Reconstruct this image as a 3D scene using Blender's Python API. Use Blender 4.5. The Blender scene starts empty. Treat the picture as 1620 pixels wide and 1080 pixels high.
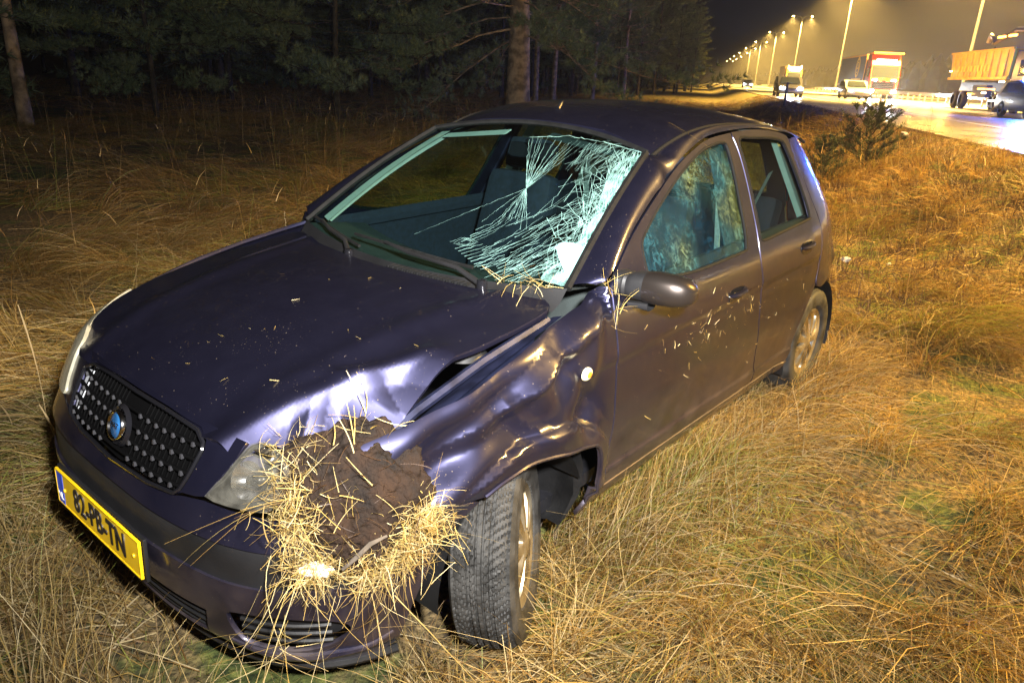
import bpy, bmesh, math, random
import numpy as np
from mathutils import Vector, Matrix, Euler
from mathutils.geometry import delaunay_2d_cdt
from mathutils import noise as mnoise
random.seed(7); rng = np.random.default_rng(11)
scene = bpy.context.scene
COL = scene.collection

SODIUM, SODIUM_NEAR, HEAD, HEAD_VAN, BLUE, AMBER, HAZE, LAMP_ANGLE = 230000, 165000, 10000, 360000, 4500, 350, 0.0006, 128
# ------------------------------------------------------------------ camera
cam_d = bpy.data.cameras.new('camera'); cam = bpy.data.objects.new('camera', cam_d); COL.objects.link(cam)
CR = np.array([[0.6425929, -0.76482595, 0.04599593], [-0.23825947, -0.25651439, -0.93671383], [0.72822166, 0.59096669, -0.34706135]])
CC = np.array([-0.61748718, -1.89191185, 1.58368522]); CF = 1151.8036
cam.matrix_world = Matrix(((CR[0][0], -CR[1][0], -CR[2][0], CC[0]), (CR[0][1], -CR[1][1], -CR[2][1], CC[1]), (CR[0][2], -CR[1][2], -CR[2][2], CC[2]), (0, 0, 0, 1)))
cam_d.sensor_width = 36; cam_d.lens = 36 * CF / 1620
cam_d.clip_start = 0.05; cam_d.clip_end = 4000
scene.camera = cam
def ray(u, v, ax, val):          # point where the sight line of photo pixel (u, v) meets the plane axis = val
    r = CR.T @ np.array([(u - 810) / CF, (v - 540) / CF, 1.0])
    return CC + (val - CC[ax]) / r[ax] * r

# ------------------------------------------------------------------ world, night sky with street-lamp brown
world = bpy.data.worlds.new('World'); scene.world = world; world.use_nodes = True
wn = world.node_tree.nodes; bg = wn['Background']
bg.inputs[0].default_value = (0.25, 0.17, 0.14, 1); bg.inputs[1].default_value = SKY_STRENGTH = 0.022
scene.view_settings.view_transform = 'Standard'; scene.view_settings.look = 'None'
scene.view_settings.exposure = 0.0; scene.view_settings.gamma = 1.0
scene.view_settings.use_curve_mapping = False
scene.cycles.max_bounces = 8; scene.cycles.transparent_max_bounces = 16; scene.cycles.volume_bounces = 0
scene.cycles.use_denoising = True
scene.cycles.sample_clamp_indirect = 4
scene.cycles.use_light_tree = True

def lamp(name, kind, loc, energy, color, size=0.1, target=None, angle=None, blend=0.3):
    d = bpy.data.lights.new(name, kind); o = bpy.data.objects.new(name, d); COL.objects.link(o)
    o.location = loc; d.energy = energy; d.color = color
    if kind in ('POINT', 'SPOT'): d.shadow_soft_size = size
    if kind == 'AREA': d.size = size
    if kind == 'SPOT':
        d.spot_size = math.radians(angle or 60); d.spot_blend = blend
    if target is not None:
        o.rotation_euler = (Vector(target) - Vector(loc)).to_track_quat('-Z', 'Y').to_euler()
    return o
# the hand-held flash beside the photographer's camera
FLASH = lamp('camera_flash', 'AREA', (CC[0] + .10, CC[1] - .22, CC[2] + .30), 310, (1.0, 0.97, 0.93), 0.12, (6.0, 4.2, 2.2))
FLASH.data.spread = math.radians(128)

# ------------------------------------------------------------------ helpers
def tag(o, label=None, cat=None, group=None, kind=None):
    if label: o['label'] = label
    if cat: o['category'] = cat
    if group: o['group'] = group
    if kind: o['kind'] = kind
    return o
def empty(name, loc=(0, 0, 0), rz=0.0, parent=None):
    o = bpy.data.objects.new(name, None); COL.objects.link(o); o.location = loc; o.rotation_euler = (0, 0, rz)
    o.empty_display_size = 0.1
    if parent: o.parent = parent
    return o
def link(name, me, mats, parent=None):
    o = bpy.data.objects.new(name, me); COL.objects.link(o)
    for m in (mats if isinstance(mats, (list, tuple)) else [mats]): me.materials.append(m)
    if parent is not None: o.parent = parent
    return o
def mesh_np(name, V, F, smooth=True):
    """V (n,3), F list/array of equal-length faces"""
    V = np.asarray(V, dtype=np.float32); F = np.asarray(F, dtype=np.int32); k = F.shape[1]
    me = bpy.data.meshes.new(name)
    me.vertices.add(len(V)); me.vertices.foreach_set('co', V.ravel())
    me.loops.add(F.size); me.loops.foreach_set('vertex_index', F.ravel())
    me.polygons.add(len(F)); me.polygons.foreach_set('loop_start', np.arange(0, F.size, k, dtype=np.int32))
    me.polygons.foreach_set('use_smooth', np.full(len(F), smooth))
    me.update(calc_edges=True); me.validate()
    return me
def set_col(me, name, cols):
    a = me.color_attributes.new(name, 'FLOAT_COLOR', 'POINT')
    c = np.ones((len(me.vertices), 4), dtype=np.float32); c[:, :cols.shape[1]] = cols
    a.data.foreach_set('color', c.ravel())
class MB:
    def __init__(s): s.v = []; s.f = []
    def add(s, V, F):
        n = len(s.v); s.v += [tuple(map(float, p)) for p in V]; s.f += [tuple(i + n for i in f) for f in F]; return s
    def box(s, c, d, rot=None, taper=0.0):
        V = []
        for z in (-1, 1):
            k = 1 - (taper if z > 0 else 0)
            for x, y in ((-1, -1), (1, -1), (1, 1), (-1, 1)): V.append(Vector((x * d[0] / 2 * k, y * d[1] / 2 * k, z * d[2] / 2)))
        if rot is not None: V = [rot @ p for p in V]
        V = [p + Vector(c) for p in V]
        return s.add(V, [(3, 2, 1, 0), (4, 5, 6, 7), (0, 1, 5, 4), (1, 2, 6, 5), (2, 3, 7, 6), (3, 0, 4, 7)])
    def tube(s, pts, r, n=8, cap=True, up=None):
        pts = [Vector(p) for p in pts]; m = len(pts)
        rr = r if isinstance(r, (list, tuple)) else [r] * m
        V = []; a = None
        for i, p in enumerate(pts):
            t = (pts[min(i + 1, m - 1)] - pts[max(i - 1, 0)]).normalized()
            if a is None:
                a = t.orthogonal().normalized()
            else:
                a = (a - t * a.dot(t)); a = a.normalized() if a.length > 1e-6 else t.orthogonal().normalized()
            b = t.cross(a)
            for k in range(n):
                an = 2 * math.pi * k / n
                V.append(p + (a * math.cos(an) + b * math.sin(an)) * rr[i])
        F = [(i * n + k, i * n + (k + 1) % n, (i + 1) * n + (k + 1) % n, (i + 1) * n + k) for i in range(m - 1) for k in range(n)]
        if cap: F += [tuple(range(n - 1, -1, -1)), tuple((m - 1) * n + k for k in range(n))]
        return s.add(V, F)
    def lathe(s, prof, n=32, axis='z', c=(0, 0, 0), closed=False):
        """prof [(r, h)] round an axis"""
        V = []; c = Vector(c)
        for r, h in prof:
            for k in range(n):
                a = 2 * math.pi * k / n; x, y = r * math.cos(a), r * math.sin(a)
                V.append(c + (Vector((x, y, h)) if axis == 'z' else Vector((x, h, y)) if axis == 'y' else Vector((h, x, y))))
        m = len(prof)
        F = [(i * n + k, i * n + (k + 1) % n, ((i + 1) % m) * n + (k + 1) % n, ((i + 1) % m) * n + k) for i in range(m if closed else m - 1) for k in range(n)]
        return s.add(V, F)
    def prism(s, poly, h, axis='y', off=0.0):
        """poly [(a,b)] extruded h along the axis, starting at off"""
        n = len(poly)
        def P(a, b, t): return (a, t, b) if axis == 'y' else (a, b, t) if axis == 'z' else (t, a, b)
        V = [P(a, b, off) for a, b in poly] + [P(a, b, off + h) for a, b in poly]
        F = [tuple(range(n)), tuple(range(2 * n - 1, n - 1, -1))] + [(i, (i + 1) % n, n + (i + 1) % n, n + i) for i in range(n)]
        return s.add(V, F)
    def build(s, name, m, parent=None, smooth=False, bevel=0.0):
        me = bpy.data.meshes.new(name); me.from_pydata(s.v, [], s.f)
        bm = bmesh.new(); bm.from_mesh(me); bmesh.ops.recalc_face_normals(bm, faces=bm.faces)
        if bevel:
            es = [e for e in bm.edges if len(e.link_faces) == 2 and e.calc_face_angle(0) > 0.6]
            bmesh.ops.bevel(bm, geom=es, offset=bevel, segments=2, affect='EDGES', profile=0.6)
        for f in bm.faces: f.smooth = smooth
        if smooth:
            for e in bm.edges:
                if len(e.link_faces) == 2 and e.calc_face_angle(0) > 0.75: e.smooth = False
        bm.to_mesh(me); bm.free()
        return link(name, me, m, parent)
def sm(poly, n=6, closed=True):
    """Catmull-Rom smoothing of a list of points; a point given as (x, y, 'c') stays a corner"""
    P = [np.array(p[:2], float) for p in poly]; C = [len(p) > 2 for p in poly]; m = len(P); out = []
    for i in range(m if closed else m - 1):
        p1, p2 = P[i], P[(i + 1) % m]
        p0 = P[i - 1] if (closed or i > 0) else p1
        p3 = P[(i + 2) % m] if (closed or i + 2 < m) else p2
        if C[i]: p0 = p1 - (p2 - p1)
        if C[(i + 1) % m]: p3 = p2 + (p2 - p1)
        for k in range(n):
            t = k / n
            out.append(0.5 * ((2 * p1) + (-p0 + p2) * t + (2 * p0 - 5 * p1 + 4 * p2 - p3) * t * t + (-p0 + 3 * p1 - 3 * p2 + p3) * t ** 3))
    if not closed: out.append(P[-1])
    return [tuple(p) for p in out]

# ------------------------------------------------------------------ materials
def mat(name, col=(0.5, 0.5, 0.5), rough=0.5, metal=0.0, var=0.0, vscale=20.0, col2=None, bump=0.0, bscale=60.0, coat=0.0,
        emit=None, estr=0.0, trans=0.0, alpha=1.0, attr=None, spec=None, ior=None, coords='Object', sub=0.0, detail=6.0, dist=0.0, rvar=0.0):
    m = bpy.data.materials.new(name); m.use_nodes = True
    nt = m.node_tree; N = nt.nodes; L = nt.links; b = N['Principled BSDF']
    b.inputs['Base Color'].default_value = (*col, 1); b.inputs['Roughness'].default_value = rough; b.inputs['Metallic'].default_value = metal
    b.inputs['Coat Weight'].default_value = coat; b.inputs['Coat Roughness'].default_value = 0.04
    b.inputs['Transmission Weight'].default_value = trans; b.inputs['Alpha'].default_value = alpha
    if spec is not None: b.inputs['Specular IOR Level'].default_value = spec
    if ior: b.inputs['IOR'].default_value = ior
    if emit: b.inputs['Emission Color'].default_value = (*emit, 1); b.inputs['Emission Strength'].default_value = estr
    tc = N.new('ShaderNodeTexCoord')
    src = None
    if attr:
        at = N.new('ShaderNodeAttribute'); at.attribute_name = attr; src = at.outputs['Color']
        L.new(src, b.inputs['Base Color'])
    if var or col2:
        n = N.new('ShaderNodeTexNoise'); n.inputs['Scale'].default_value = vscale; n.inputs['Detail'].default_value = detail; n.inputs['Distortion'].default_value = dist
        L.new(tc.outputs[coords], n.inputs['Vector'])
        r = N.new('ShaderNodeValToRGB'); r.color_ramp.elements[0].position = 0.36; r.color_ramp.elements[1].position = 0.64
        c2 = col2 or tuple(c * (1 - var) for c in col)
        r.color_ramp.elements[0].color = (*c2, 1); r.color_ramp.elements[1].color = (*(tuple(min(1, c * (1 + var)) for c in col)), 1)
        L.new(n.outputs['Fac'], r.inputs['Fac'])
        if src is not None:
            mx = N.new('ShaderNodeMix'); mx.data_type = 'RGBA'; mx.blend_type = 'MULTIPLY'; mx.inputs[0].default_value = 1
            L.new(src, mx.inputs[6]); L.new(r.outputs[0], mx.inputs[7]); L.new(mx.outputs[2], b.inputs['Base Color'])
        else:
            L.new(r.outputs[0], b.inputs['Base Color'])
        if rvar:
            mr = N.new('ShaderNodeMapRange'); mr.inputs[3].default_value = rough - rvar; mr.inputs[4].default_value = rough + rvar
            mr.inputs[1].default_value = .3; mr.inputs[2].default_value = .7
            L.new(n.outputs['Fac'], mr.inputs[0]); L.new(mr.outputs[0], b.inputs['Roughness'])
    if bump:
        n2 = N.new('ShaderNodeTexNoise'); n2.inputs['Scale'].default_value = bscale; n2.inputs['Detail'].default_value = 8
        L.new(tc.outputs[coords], n2.inputs['Vector'])
        bp = N.new('ShaderNodeBump'); bp.inputs['Strength'].default_value = bump; bp.inputs['Distance'].default_value = 0.02
        L.new(n2.outputs['Fac'], bp.inputs['Height']); L.new(bp.outputs[0], b.inputs['Normal'])
    return m

def dirty_paint(name, base, rough=0.32, specks=1.0):
    """metallic car paint with clear coat, fine water and soil specks and a thin film of road dirt towards the sills"""
    m = mat(name, base, rough, 0.85, coat=1.0); nt = m.node_tree; N = nt.nodes; L = nt.links; b = N['Principled BSDF']
    tc = N.new('ShaderNodeTexCoord')
    def noise_(scale, detail=3, dist=0):
        n = N.new('ShaderNodeTexNoise'); n.inputs['Scale'].default_value = scale; n.inputs['Detail'].default_value = detail; n.inputs['Distortion'].default_value = dist
        L.new(tc.outputs['Object'], n.inputs['Vector']); return n.outputs['Fac']
    def rng_(src, a, c, lo=0.0, hi=1.0):
        r = N.new('ShaderNodeMapRange'); r.inputs[1].default_value = a; r.inputs[2].default_value = c; r.inputs[3].default_value = lo; r.inputs[4].default_value = hi
        L.new(src, r.inputs[0]); return r.outputs[0]
    def math_(op, a, c):
        r = N.new('ShaderNodeMath'); r.operation = op
        for i, q in enumerate((a, c)):
            if isinstance(q, float): r.inputs[i].default_value = q
            else: L.new(q, r.inputs[i])
        return r.outputs[0]
    sp = rng_(noise_(210, 1), 0.745, 0.77)                 # specks
    big = rng_(noise_(5, 2), 0.42, 0.62)
    sp = math_('MULTIPLY', sp, big)
    vo = N.new('ShaderNodeTexVoronoi'); vo.inputs['Scale'].default_value = 60; L.new(tc.outputs['Object'], vo.inputs['Vector'])
    dots = rng_(vo.outputs['Distance'], 0.10, 0.06)
    sep = N.new('ShaderNodeSeparateColor'); L.new(vo.outputs['Color'], sep.inputs[0])
    pick = rng_(sep.outputs[0], 0.80, 0.81)
    sp = math_('MAXIMUM', sp, math_('MULTIPLY', dots, pick))
    ge = N.new('ShaderNodeSeparateXYZ'); L.new(tc.outputs['Object'], ge.inputs[0])
    low = rng_(ge.outputs[2], 0.62, 0.18, 0, 0.5)
    film = math_('MULTIPLY', low, rng_(noise_(9, 8, .5), 0.3, 0.7))
    fac = math_('MAXIMUM', math_('MULTIPLY', sp, 0.9 * specks), film)
    mx = N.new('ShaderNodeMix'); mx.data_type = 'RGBA'; L.new(fac, mx.inputs[0])
    mx.inputs[6].default_value = (*base, 1); mx.inputs[7].default_value = (0.16, 0.12, 0.08, 1)
    L.new(mx.outputs[2], b.inputs['Base Color'])
    L.new(rng_(fac, 0, 1, 0.85, 0.0), b.inputs['Metallic'])
    L.new(rng_(fac, 0, 1, 1.0, 0.1), b.inputs['Coat Weight'])
    L.new(math_('ADD', rng_(fac, 0, 1, rough, 0.8), rng_(noise_(14, 6), .3, .7, -0.03, 0.05)), b.inputs['Roughness'])
    L.new(rng_(noise_(3, 6, 1), .3, .7, 0.06, 0.20), b.inputs['Coat Roughness'])
    return m

M = {}
M['paint'] = dirty_paint('violet_blue_metallic_paint', (0.026, 0.026, 0.058), rough=.395)
M['black_plastic'] = mat('black_plastic', (0.008, 0.008, 0.009), 0.55, var=0.3, vscale=8, bump=0.05, bscale=300)
M['gloss_black'] = mat('gloss_black_plastic', (0.008, 0.008, 0.01), 0.12, coat=0.5)
M['rubber'] = mat('rubber_trim', (0.006, 0.006, 0.006), 0.75, var=0.3, vscale=30, spec=.2)
M['tyre'] = mat('tyre_rubber', (0.032, 0.031, 0.029), 0.65, var=0.45, vscale=14, bump=0.15, bscale=120, rvar=0.15, spec=.3)
M['chrome'] = mat('chrome', (0.75, 0.75, 0.75), 0.12, 1.0)
M['engine_dark'] = mat('engine_bay_dark', (0.01, 0.01, 0.013), 0.5, var=0.4, vscale=12)
M['engine_metal'] = mat('engine_bay_metal', (0.025, 0.03, 0.07), 0.4, 0.6, var=0.5, vscale=12)
M['liner'] = mat('arch_liner_plastic', (0.006, 0.006, 0.0065), 0.55, spec=.3, var=0.5, vscale=6, bump=0.1, bscale=60)
M['rim'] = mat('muddy_wheel_cover', (0.42, 0.37, 0.27), 0.32, 0.6, col2=(0.16, 0.11, 0.045), vscale=9, rvar=0.15)
M['steel'] = mat('black_steel', (0.03, 0.03, 0.03), 0.4, 0.5, var=0.4, vscale=20)
M['yellow_plate'] = mat('yellow_plate', (0.86, 0.55, 0.01), 0.35, var=0.08, vscale=12, coat=0.3)
M['plate_black'] = mat('plate_black_print', (0.015, 0.012, 0.01), 0.5)
M['plate_blue'] = mat('plate_blue_band', (0.02, 0.08, 0.65), 0.4)
M['badge_blue'] = mat('badge_blue_enamel', (0.03, 0.16, 0.42), 0.2, 0.3, coat=1.0, var=0.35, vscale=30)
M['trim_light'] = mat('pale_pillar_trim', (0.36, 0.40, 0.35), 0.8, var=0.05, vscale=20)
M['interior'] = mat('dark_blue_interior', (0.005, 0.008, 0.018), 0.8, var=0.3, vscale=40, bump=0.1, bscale=200)
M['dash'] = mat('dark_dashboard', (0.018, 0.026, 0.026), 0.7, var=0.2, vscale=12, bump=0.15, bscale=250)
M['belt'] = mat('seat_belt_web', (0.30, 0.33, 0.31), 0.7, var=0.2, vscale=80)
M['headliner'] = mat('headliner', (0.22, 0.26, 0.25), 0.9)
M['soil'] = mat('wet_dark_soil', (0.026, 0.014, 0.008), 0.85, col2=(0.007, 0.004, 0.0025), vscale=16, bump=0.8, bscale=55, detail=10, rvar=0.12, spec=.25)
M['bark'] = mat('lit_pine_bark', (0.44, 0.32, 0.20), 0.9, col2=(0.14, 0.10, 0.065), vscale=5, bump=1.0, bscale=9, detail=10)  # bark colour brightened for the trunks that stand lit
M['bark_shaded'] = mat('shaded_pine_bark', (0.07, 0.055, 0.04), 0.95, col2=(0.025, 0.02, 0.015), vscale=5, bump=1.0, bscale=9)  # same bark darkened for the trunks standing in shade
M['wood_post'] = mat('weathered_post', (0.10, 0.08, 0.06), 0.9, var=0.4, vscale=20)
M['needle'] = mat('pine_needles', (0.06, 0.085, 0.035), 0.5, attr='tint')
M['straw'] = mat('dry_straw', (0.5, 0.36, 0.16), 0.55, attr='tint')
M['white_metal'] = mat('galvanised_steel', (0.4, 0.4, 0.4), 0.45, 0.6, var=0.2, vscale=6)
def two_sided_leaf(m, tr=0.35):
    """adds light passing through thin blades"""
    nt = m.node_tree; N = nt.nodes; L = nt.links; b = N['Principled BSDF']; out = N['Material Output']
    t = N.new('ShaderNodeBsdfTranslucent'); mx = N.new('ShaderNodeMixShader'); mx.inputs[0].default_value = tr
    at = N.new('ShaderNodeAttribute'); at.attribute_name = 'tint'
    L.new(at.outputs['Color'], t.inputs['Color']); L.new(b.outputs[0], mx.inputs[1]); L.new(t.outputs[0], mx.inputs[2]); L.new(mx.outputs[0], out.inputs['Surface'])
two_sided_leaf(M['straw'], 0.3); two_sided_leaf(M['needle'], 0.25)

def thin_glass(name, tint=(0.55, 0.75, 0.72), haze=0.0, refl=1.0):
    """thin window glass: mirror reflection by Fresnel over tinted see-through"""
    m = bpy.data.materials.new(name); m.use_nodes = True; nt = m.node_tree; N = nt.nodes; L = nt.links; N.remove(N['Principled BSDF']); out = N['Material Output']
    tr = N.new('ShaderNodeBsdfTransparent'); tr.inputs[0].default_value = (*tint, 1)
    gl = N.new('ShaderNodeBsdfGlossy'); gl.inputs['Roughness'].default_value = 0.02; gl.inputs[0].default_value = (refl, refl, refl, 1)
    lw = N.new('ShaderNodeLayerWeight'); lw.inputs[0].default_value = .5; pw = N.new('ShaderNodeMath'); pw.operation = 'POWER'; pw.inputs[1].default_value = 5; L.new(lw.outputs['Facing'], pw.inputs[0])
    fr = N.new('ShaderNodeMapRange'); fr.inputs[3].default_value = .05; fr.inputs[4].default_value = .95; L.new(pw.outputs[0], fr.inputs[0])
    mx = N.new('ShaderNodeMixShader'); L.new(fr.outputs[0], mx.inputs[0]); L.new(tr.outputs[0], mx.inputs[1]); L.new(gl.outputs[0], mx.inputs[2])
    last = mx.outputs[0]
    if haze:
        df = N.new('ShaderNodeBsdfDiffuse'); tc = N.new('ShaderNodeTexCoord')
        def nz(sc, det, ro, di, lo, hi):
            n = N.new('ShaderNodeTexNoise'); n.inputs['Scale'].default_value = sc; n.inputs['Detail'].default_value = det; n.inputs['Roughness'].default_value = ro; n.inputs['Distortion'].default_value = di
            L.new(tc.outputs['Object'], n.inputs['Vector']); r = N.new('ShaderNodeMapRange'); r.inputs[1].default_value = lo; r.inputs[2].default_value = hi; L.new(n.outputs['Fac'], r.inputs[0]); return n, r.outputs[0]
        _, a_ = nz(5, 4, .6, .3, .40, .62); _, b_ = nz(26, 10, .75, 1.5, .46, .60); n3, _c = nz(3, 2, .5, 0, .4, .6)
        cr = N.new('ShaderNodeValToRGB'); cr.color_ramp.elements[0].position = .42; cr.color_ramp.elements[0].color = (.008, .05, .10, 1); cr.color_ramp.elements[1].position = .62; cr.color_ramp.elements[1].color = (.20, .26, .12, 1); q_ = cr.color_ramp.elements.new(.52); q_.color = (.07, .24, .28, 1)
        L.new(n3.outputs['Fac'], cr.inputs[0]); L.new(cr.outputs[0], df.inputs[0])
        mu = N.new('ShaderNodeMath'); mu.operation = 'MULTIPLY'; L.new(a_, mu.inputs[0]); L.new(b_, mu.inputs[1]); m3 = N.new('ShaderNodeMath'); m3.operation = 'MULTIPLY_ADD'; L.new(mu.outputs[0], m3.inputs[0]); m3.inputs[1].default_value = haze; m3.inputs[2].default_value = .04
        m2 = N.new('ShaderNodeMixShader'); L.new(m3.outputs[0], m2.inputs[0]); L.new(last, m2.inputs[1]); L.new(df.outputs[0], m2.inputs[2]); last = m2.outputs[0]
    L.new(last, out.inputs['Surface']); return m
M['glass'] = thin_glass('tinted_window_glass')
M['glass_blotchy'] = thin_glass('blotchy_door_glass', haze=0.42)  # blue, teal and yellow-green blotches mixed over the front door glass
M['glass_fog'] = thin_glass('clear_rear_glass', tint=(0.45, 0.6, 0.58))
M['crack'] = mat('crushed_glass_white', (0.22, 0.40, 0.37), 0.35, spec=0.8, var=.5, vscale=25)
M['sheen_lens'] = mat('yellowed_sheen_lens', (.42, .40, .30), .25, alpha=.75, coat=.6, var=.15, vscale=20)  # aged yellow plastic, also paler and denser to paint in its grazing sheen
M['hazy_lens'] = mat('hazy_lens_plastic', (.26, .25, .21), .15, alpha=.22, coat=1, var=.4, vscale=25)
M['lens'] = thin_glass('headlight_lens', (0.86, 0.86, 0.80))
M['reflector'] = mat('headlight_reflector', (0.35, 0.34, 0.30), 0.12, 0.95)
M['orange_lens'] = mat('orange_repeater', (0.75, 0.25, 0.02), 0.2, coat=1)
M['cream'] = mat('cream_lens_ring', (0.8, 0.72, 0.45), 0.3)
# ------------------------------------------------------------------ the car's skin as one smooth function
FR = np.array([(0, 0, 0), (.10, .002, .12), (.25, .008, .30), (.40, .030, .48), (.52, .062, .615), (.64, .115, .735), (.76, .200, .835), (.88, .325, .91), (1.02, .50, .96), (1.16, .70, .987), (1.30, .90, 1.0)])  # t, X, Y  (normalised front corner)
RX = np.array([(3.0, 0, 1.0), (3.2, .24, .985), (3.4, .47, .95), (3.6, .69, .87), (3.75, .83, .76), (3.95, .93, .58), (4.2, .985, .33), (4.55, 1.0, 0.0)])
WZ = np.array([(.10, .70), (.16, .72), (.22, .765), (.30, .803), (.40, .824), (.50, .832), (.62, .834), (.74, .830), (.82, .818), (.90, .800), (.96, .780), (1.02, .755), (1.10, .716), (1.2, .668), (1.3, .617), (1.36, .583), (1.40, .556), (1.44, .52), (1.52, .43)])
XF = np.array([(.10, .10), (.16, .07), (.22, .03), (.3, .012), (.4, .0), (.46, .0), (.52, .008), (.56, .03), (.6, .05), (.66, .085), (.72, .125), (.76, .165), (.8, .22), (.9, .36), (1.0, .5), (1.5, .9)])
XR = np.array([(.10, 3.76), (.2, 3.80), (.4, 3.83), (.6, 3.84), (.8, 3.82), (.95, 3.78), (1.05, 3.72), (1.2, 3.58), (1.3, 3.48), (1.4, 3.36), (1.52, 3.2)])
def hermite(T, x):
    """monotone-ish cubic interpolation of T[:,0] -> T[:,1]"""
    X, Y = T[:, 0], T[:, 1]; d = np.gradient(Y, X)
    i = np.clip(np.searchsorted(X, x) - 1, 0, len(X) - 2); h = X[i + 1] - X[i]; t = np.clip((x - X[i]) / h, 0, 1)
    return (2 * t**3 - 3 * t**2 + 1) * Y[i] + (t**3 - 2 * t**2 + t) * h * d[i] + (-2 * t**3 + 3 * t**2) * Y[i + 1] + (t**3 - t**2) * h * d[i + 1]
ZT = np.array([(0.0, .74), (.3, .77), (.5, .82), (.7, .872), (1.0, .925), (1.2, .96), (1.35, 2.0), (5, 2.0)])   # height of the fender crown along the side
def sstep(x): x = np.clip(x, 0, 1); return x * x * (3 - 2 * x)
def body(t, v):
    """t: signed distance round the car from the nose (negative = the car's left), side region |t| = x + .4 ; v: height (past the crown it rolls inwards)"""
    t = np.asarray(t, float); v = np.asarray(v, float); s = np.sign(t); s = np.where(s == 0, 1, s); a = np.abs(t); u = a - .4
    r = .07
    zt = np.interp(u, ZT[:, 0], ZT[:, 1]); v0 = zt - r
    ang = np.clip((v - v0) / r, 0, 1.45); over = np.where(u > .15, ang, 0)
    z = np.where((over > 0), v0 + r * np.sin(ang), v); ins = np.where(over > 0, r * (1 - np.cos(ang)) + np.maximum((v - v0) - 1.45 * r, 0), 0)
    zz = np.clip(z, .10, 1.52)
    w = hermite(WZ, zz); w = w + (np.interp(zz, [.1, .3, .45], [.10, .025, 0])) * (1 - sstep((u - .5) / .3)); xf = hermite(XF, zz); xr = hermite(XR, zz)
    # belt crease and lower crease pressed into the side
    side = sstep((u - .9) / .4) * (1 - sstep((u - 3.0) / .3))
    w = w - .010 * sstep((.778 + .02 * (u - 1.5) - zz) / .03) * side * (1 - sstep((.70 - zz) / .2)) - .008 * sstep((zz - .36) / .02) * side * (1 - sstep((zz - .40) / .2))
    Xn = hermite(FR[:, [0, 1]], np.clip(a, 0, 1.3)); Yn = hermite(FR[:, [0, 2]], np.clip(a, 0, 1.3))
    x1 = xf + Xn / .9 * (.9 - xf)
    Xr = hermite(RX[:, [0, 1]], np.clip(u, 3.0, 4.55)); Yr = hermite(RX[:, [0, 2]], np.clip(u, 3.0, 4.55))
    x2 = 3.0 + Xr * (xr - 3.0)
    x = np.where(u < .9, x1, np.where(u > 3.0, x2, u)); yn = np.where(u < .9, Yn, np.where(u > 3.0, Yr, 1.0))
    # arch flares
    for cx in (.79, 3.25):
        dr = np.hypot(u - cx, zz - .29); w = w + .014 * np.exp(-((dr - .36) / .05) ** 2) * (zz < .75) * (zz > .2)
    y = (w - ins) * yn
    P = np.stack([x, s * y, z], -1)
    return P + dents(P, u, v, s)
def gau(du, dv, su, sv, rot=0.0):
    c, q = math.cos(rot), math.sin(rot); a = c * du + q * dv; b = -q * du + c * dv
    return np.exp(-(a / su) ** 2 - (b / sv) ** 2)
def dents(P, u, v, s):
    L_ = (s < 0).astype(float) * (u > .45) * 1.0
    d = np.zeros_like(u)
    k = L_ * sstep((u - .40) / .15) * (1 - sstep((u - 1.16) / .08))
    d += k * (-.055 * gau(u - .62, v - .70, .22, .07, .45))            # long hollow behind the headlight
    d += k * (.026 * gau(u - .85, v - .80, .30, .028, .40))            # ridge pushed up under the crown
    d += k * (.030 * gau(u - .63, v - .62, .10, .05, .9))              # swollen lip in front of the arch
    d += k * (-.038 * gau(u - 1.06, v - .64, .055, .085, -.3))         # crescent dent
    d += k * (.015 * gau(u - .98, v - .70, .05, .05))
    d += k * (-.02 * gau(u - .82, v - .68, .12, .05, .2))
    d += k * (-.030 * gau(u - .95, v - .84, .05, .09, -.35)) + k * (.016 * gau(u - 1.10, v - .86, .035, .14, -.2))            # buckle behind the crown
    tent = lambda e, w: np.maximum(0, 1 - np.abs(e) / w)
    ln = lambda x0, y0, x1, y1: ((u - x0) * (y1 - y0) - (v - y0) * (x1 - x0)) / math.hypot(x1 - x0, y1 - y0)
    dr = np.hypot(u - .86, v - .24); d += k * (.024 * sstep((.425 - dr) / .020) * sstep((u - .60) / .10) * (v > .35))      # torn arch flare with a sharp edge
    d += k * (.020 * tent(ln(1.02, .885, .58, .70), .045) * gau(u - .82, v - .80, .26, .2)) + k * (.013 * tent(ln(.66, .86, .90, .60), .03) * gau(u - .80, v - .70, .2, .12)) - k * (.012 * tent(ln(.95, .84, 1.16, .60), .025) * gau(u - 1.06, v - .72, .15, .12))
    d += k * (.010 * np.sin(u * 31 + v * 17) * gau(u - .75, v - .72, .3, .12))
    d += (s < 0) * (-.03 * gau(u - 3.55, v - .62, .10, .09)) + (s < 0) * .02 * gau(u - 3.45, v - .74, .05, .05)
    d += (s < 0) * (-.008 * gau(u - 1.9, v - .5, .25, .15)) + (s < 0) * (-.006 * gau(u - 2.7, v - .65, .2, .2))
    out = np.zeros(P.shape); out[..., 1] = s * d; out[..., 2] = -.15 * np.abs(d)
    return out
def nrm(fn, a, b, e=2e-3):
    du = fn(a + e, b) - fn(a - e, b); dv = fn(a, b + e) - fn(a, b - e); n = np.cross(du, dv); n /= np.linalg.norm(n, axis=-1, keepdims=True) + 1e-12
    return n
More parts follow.
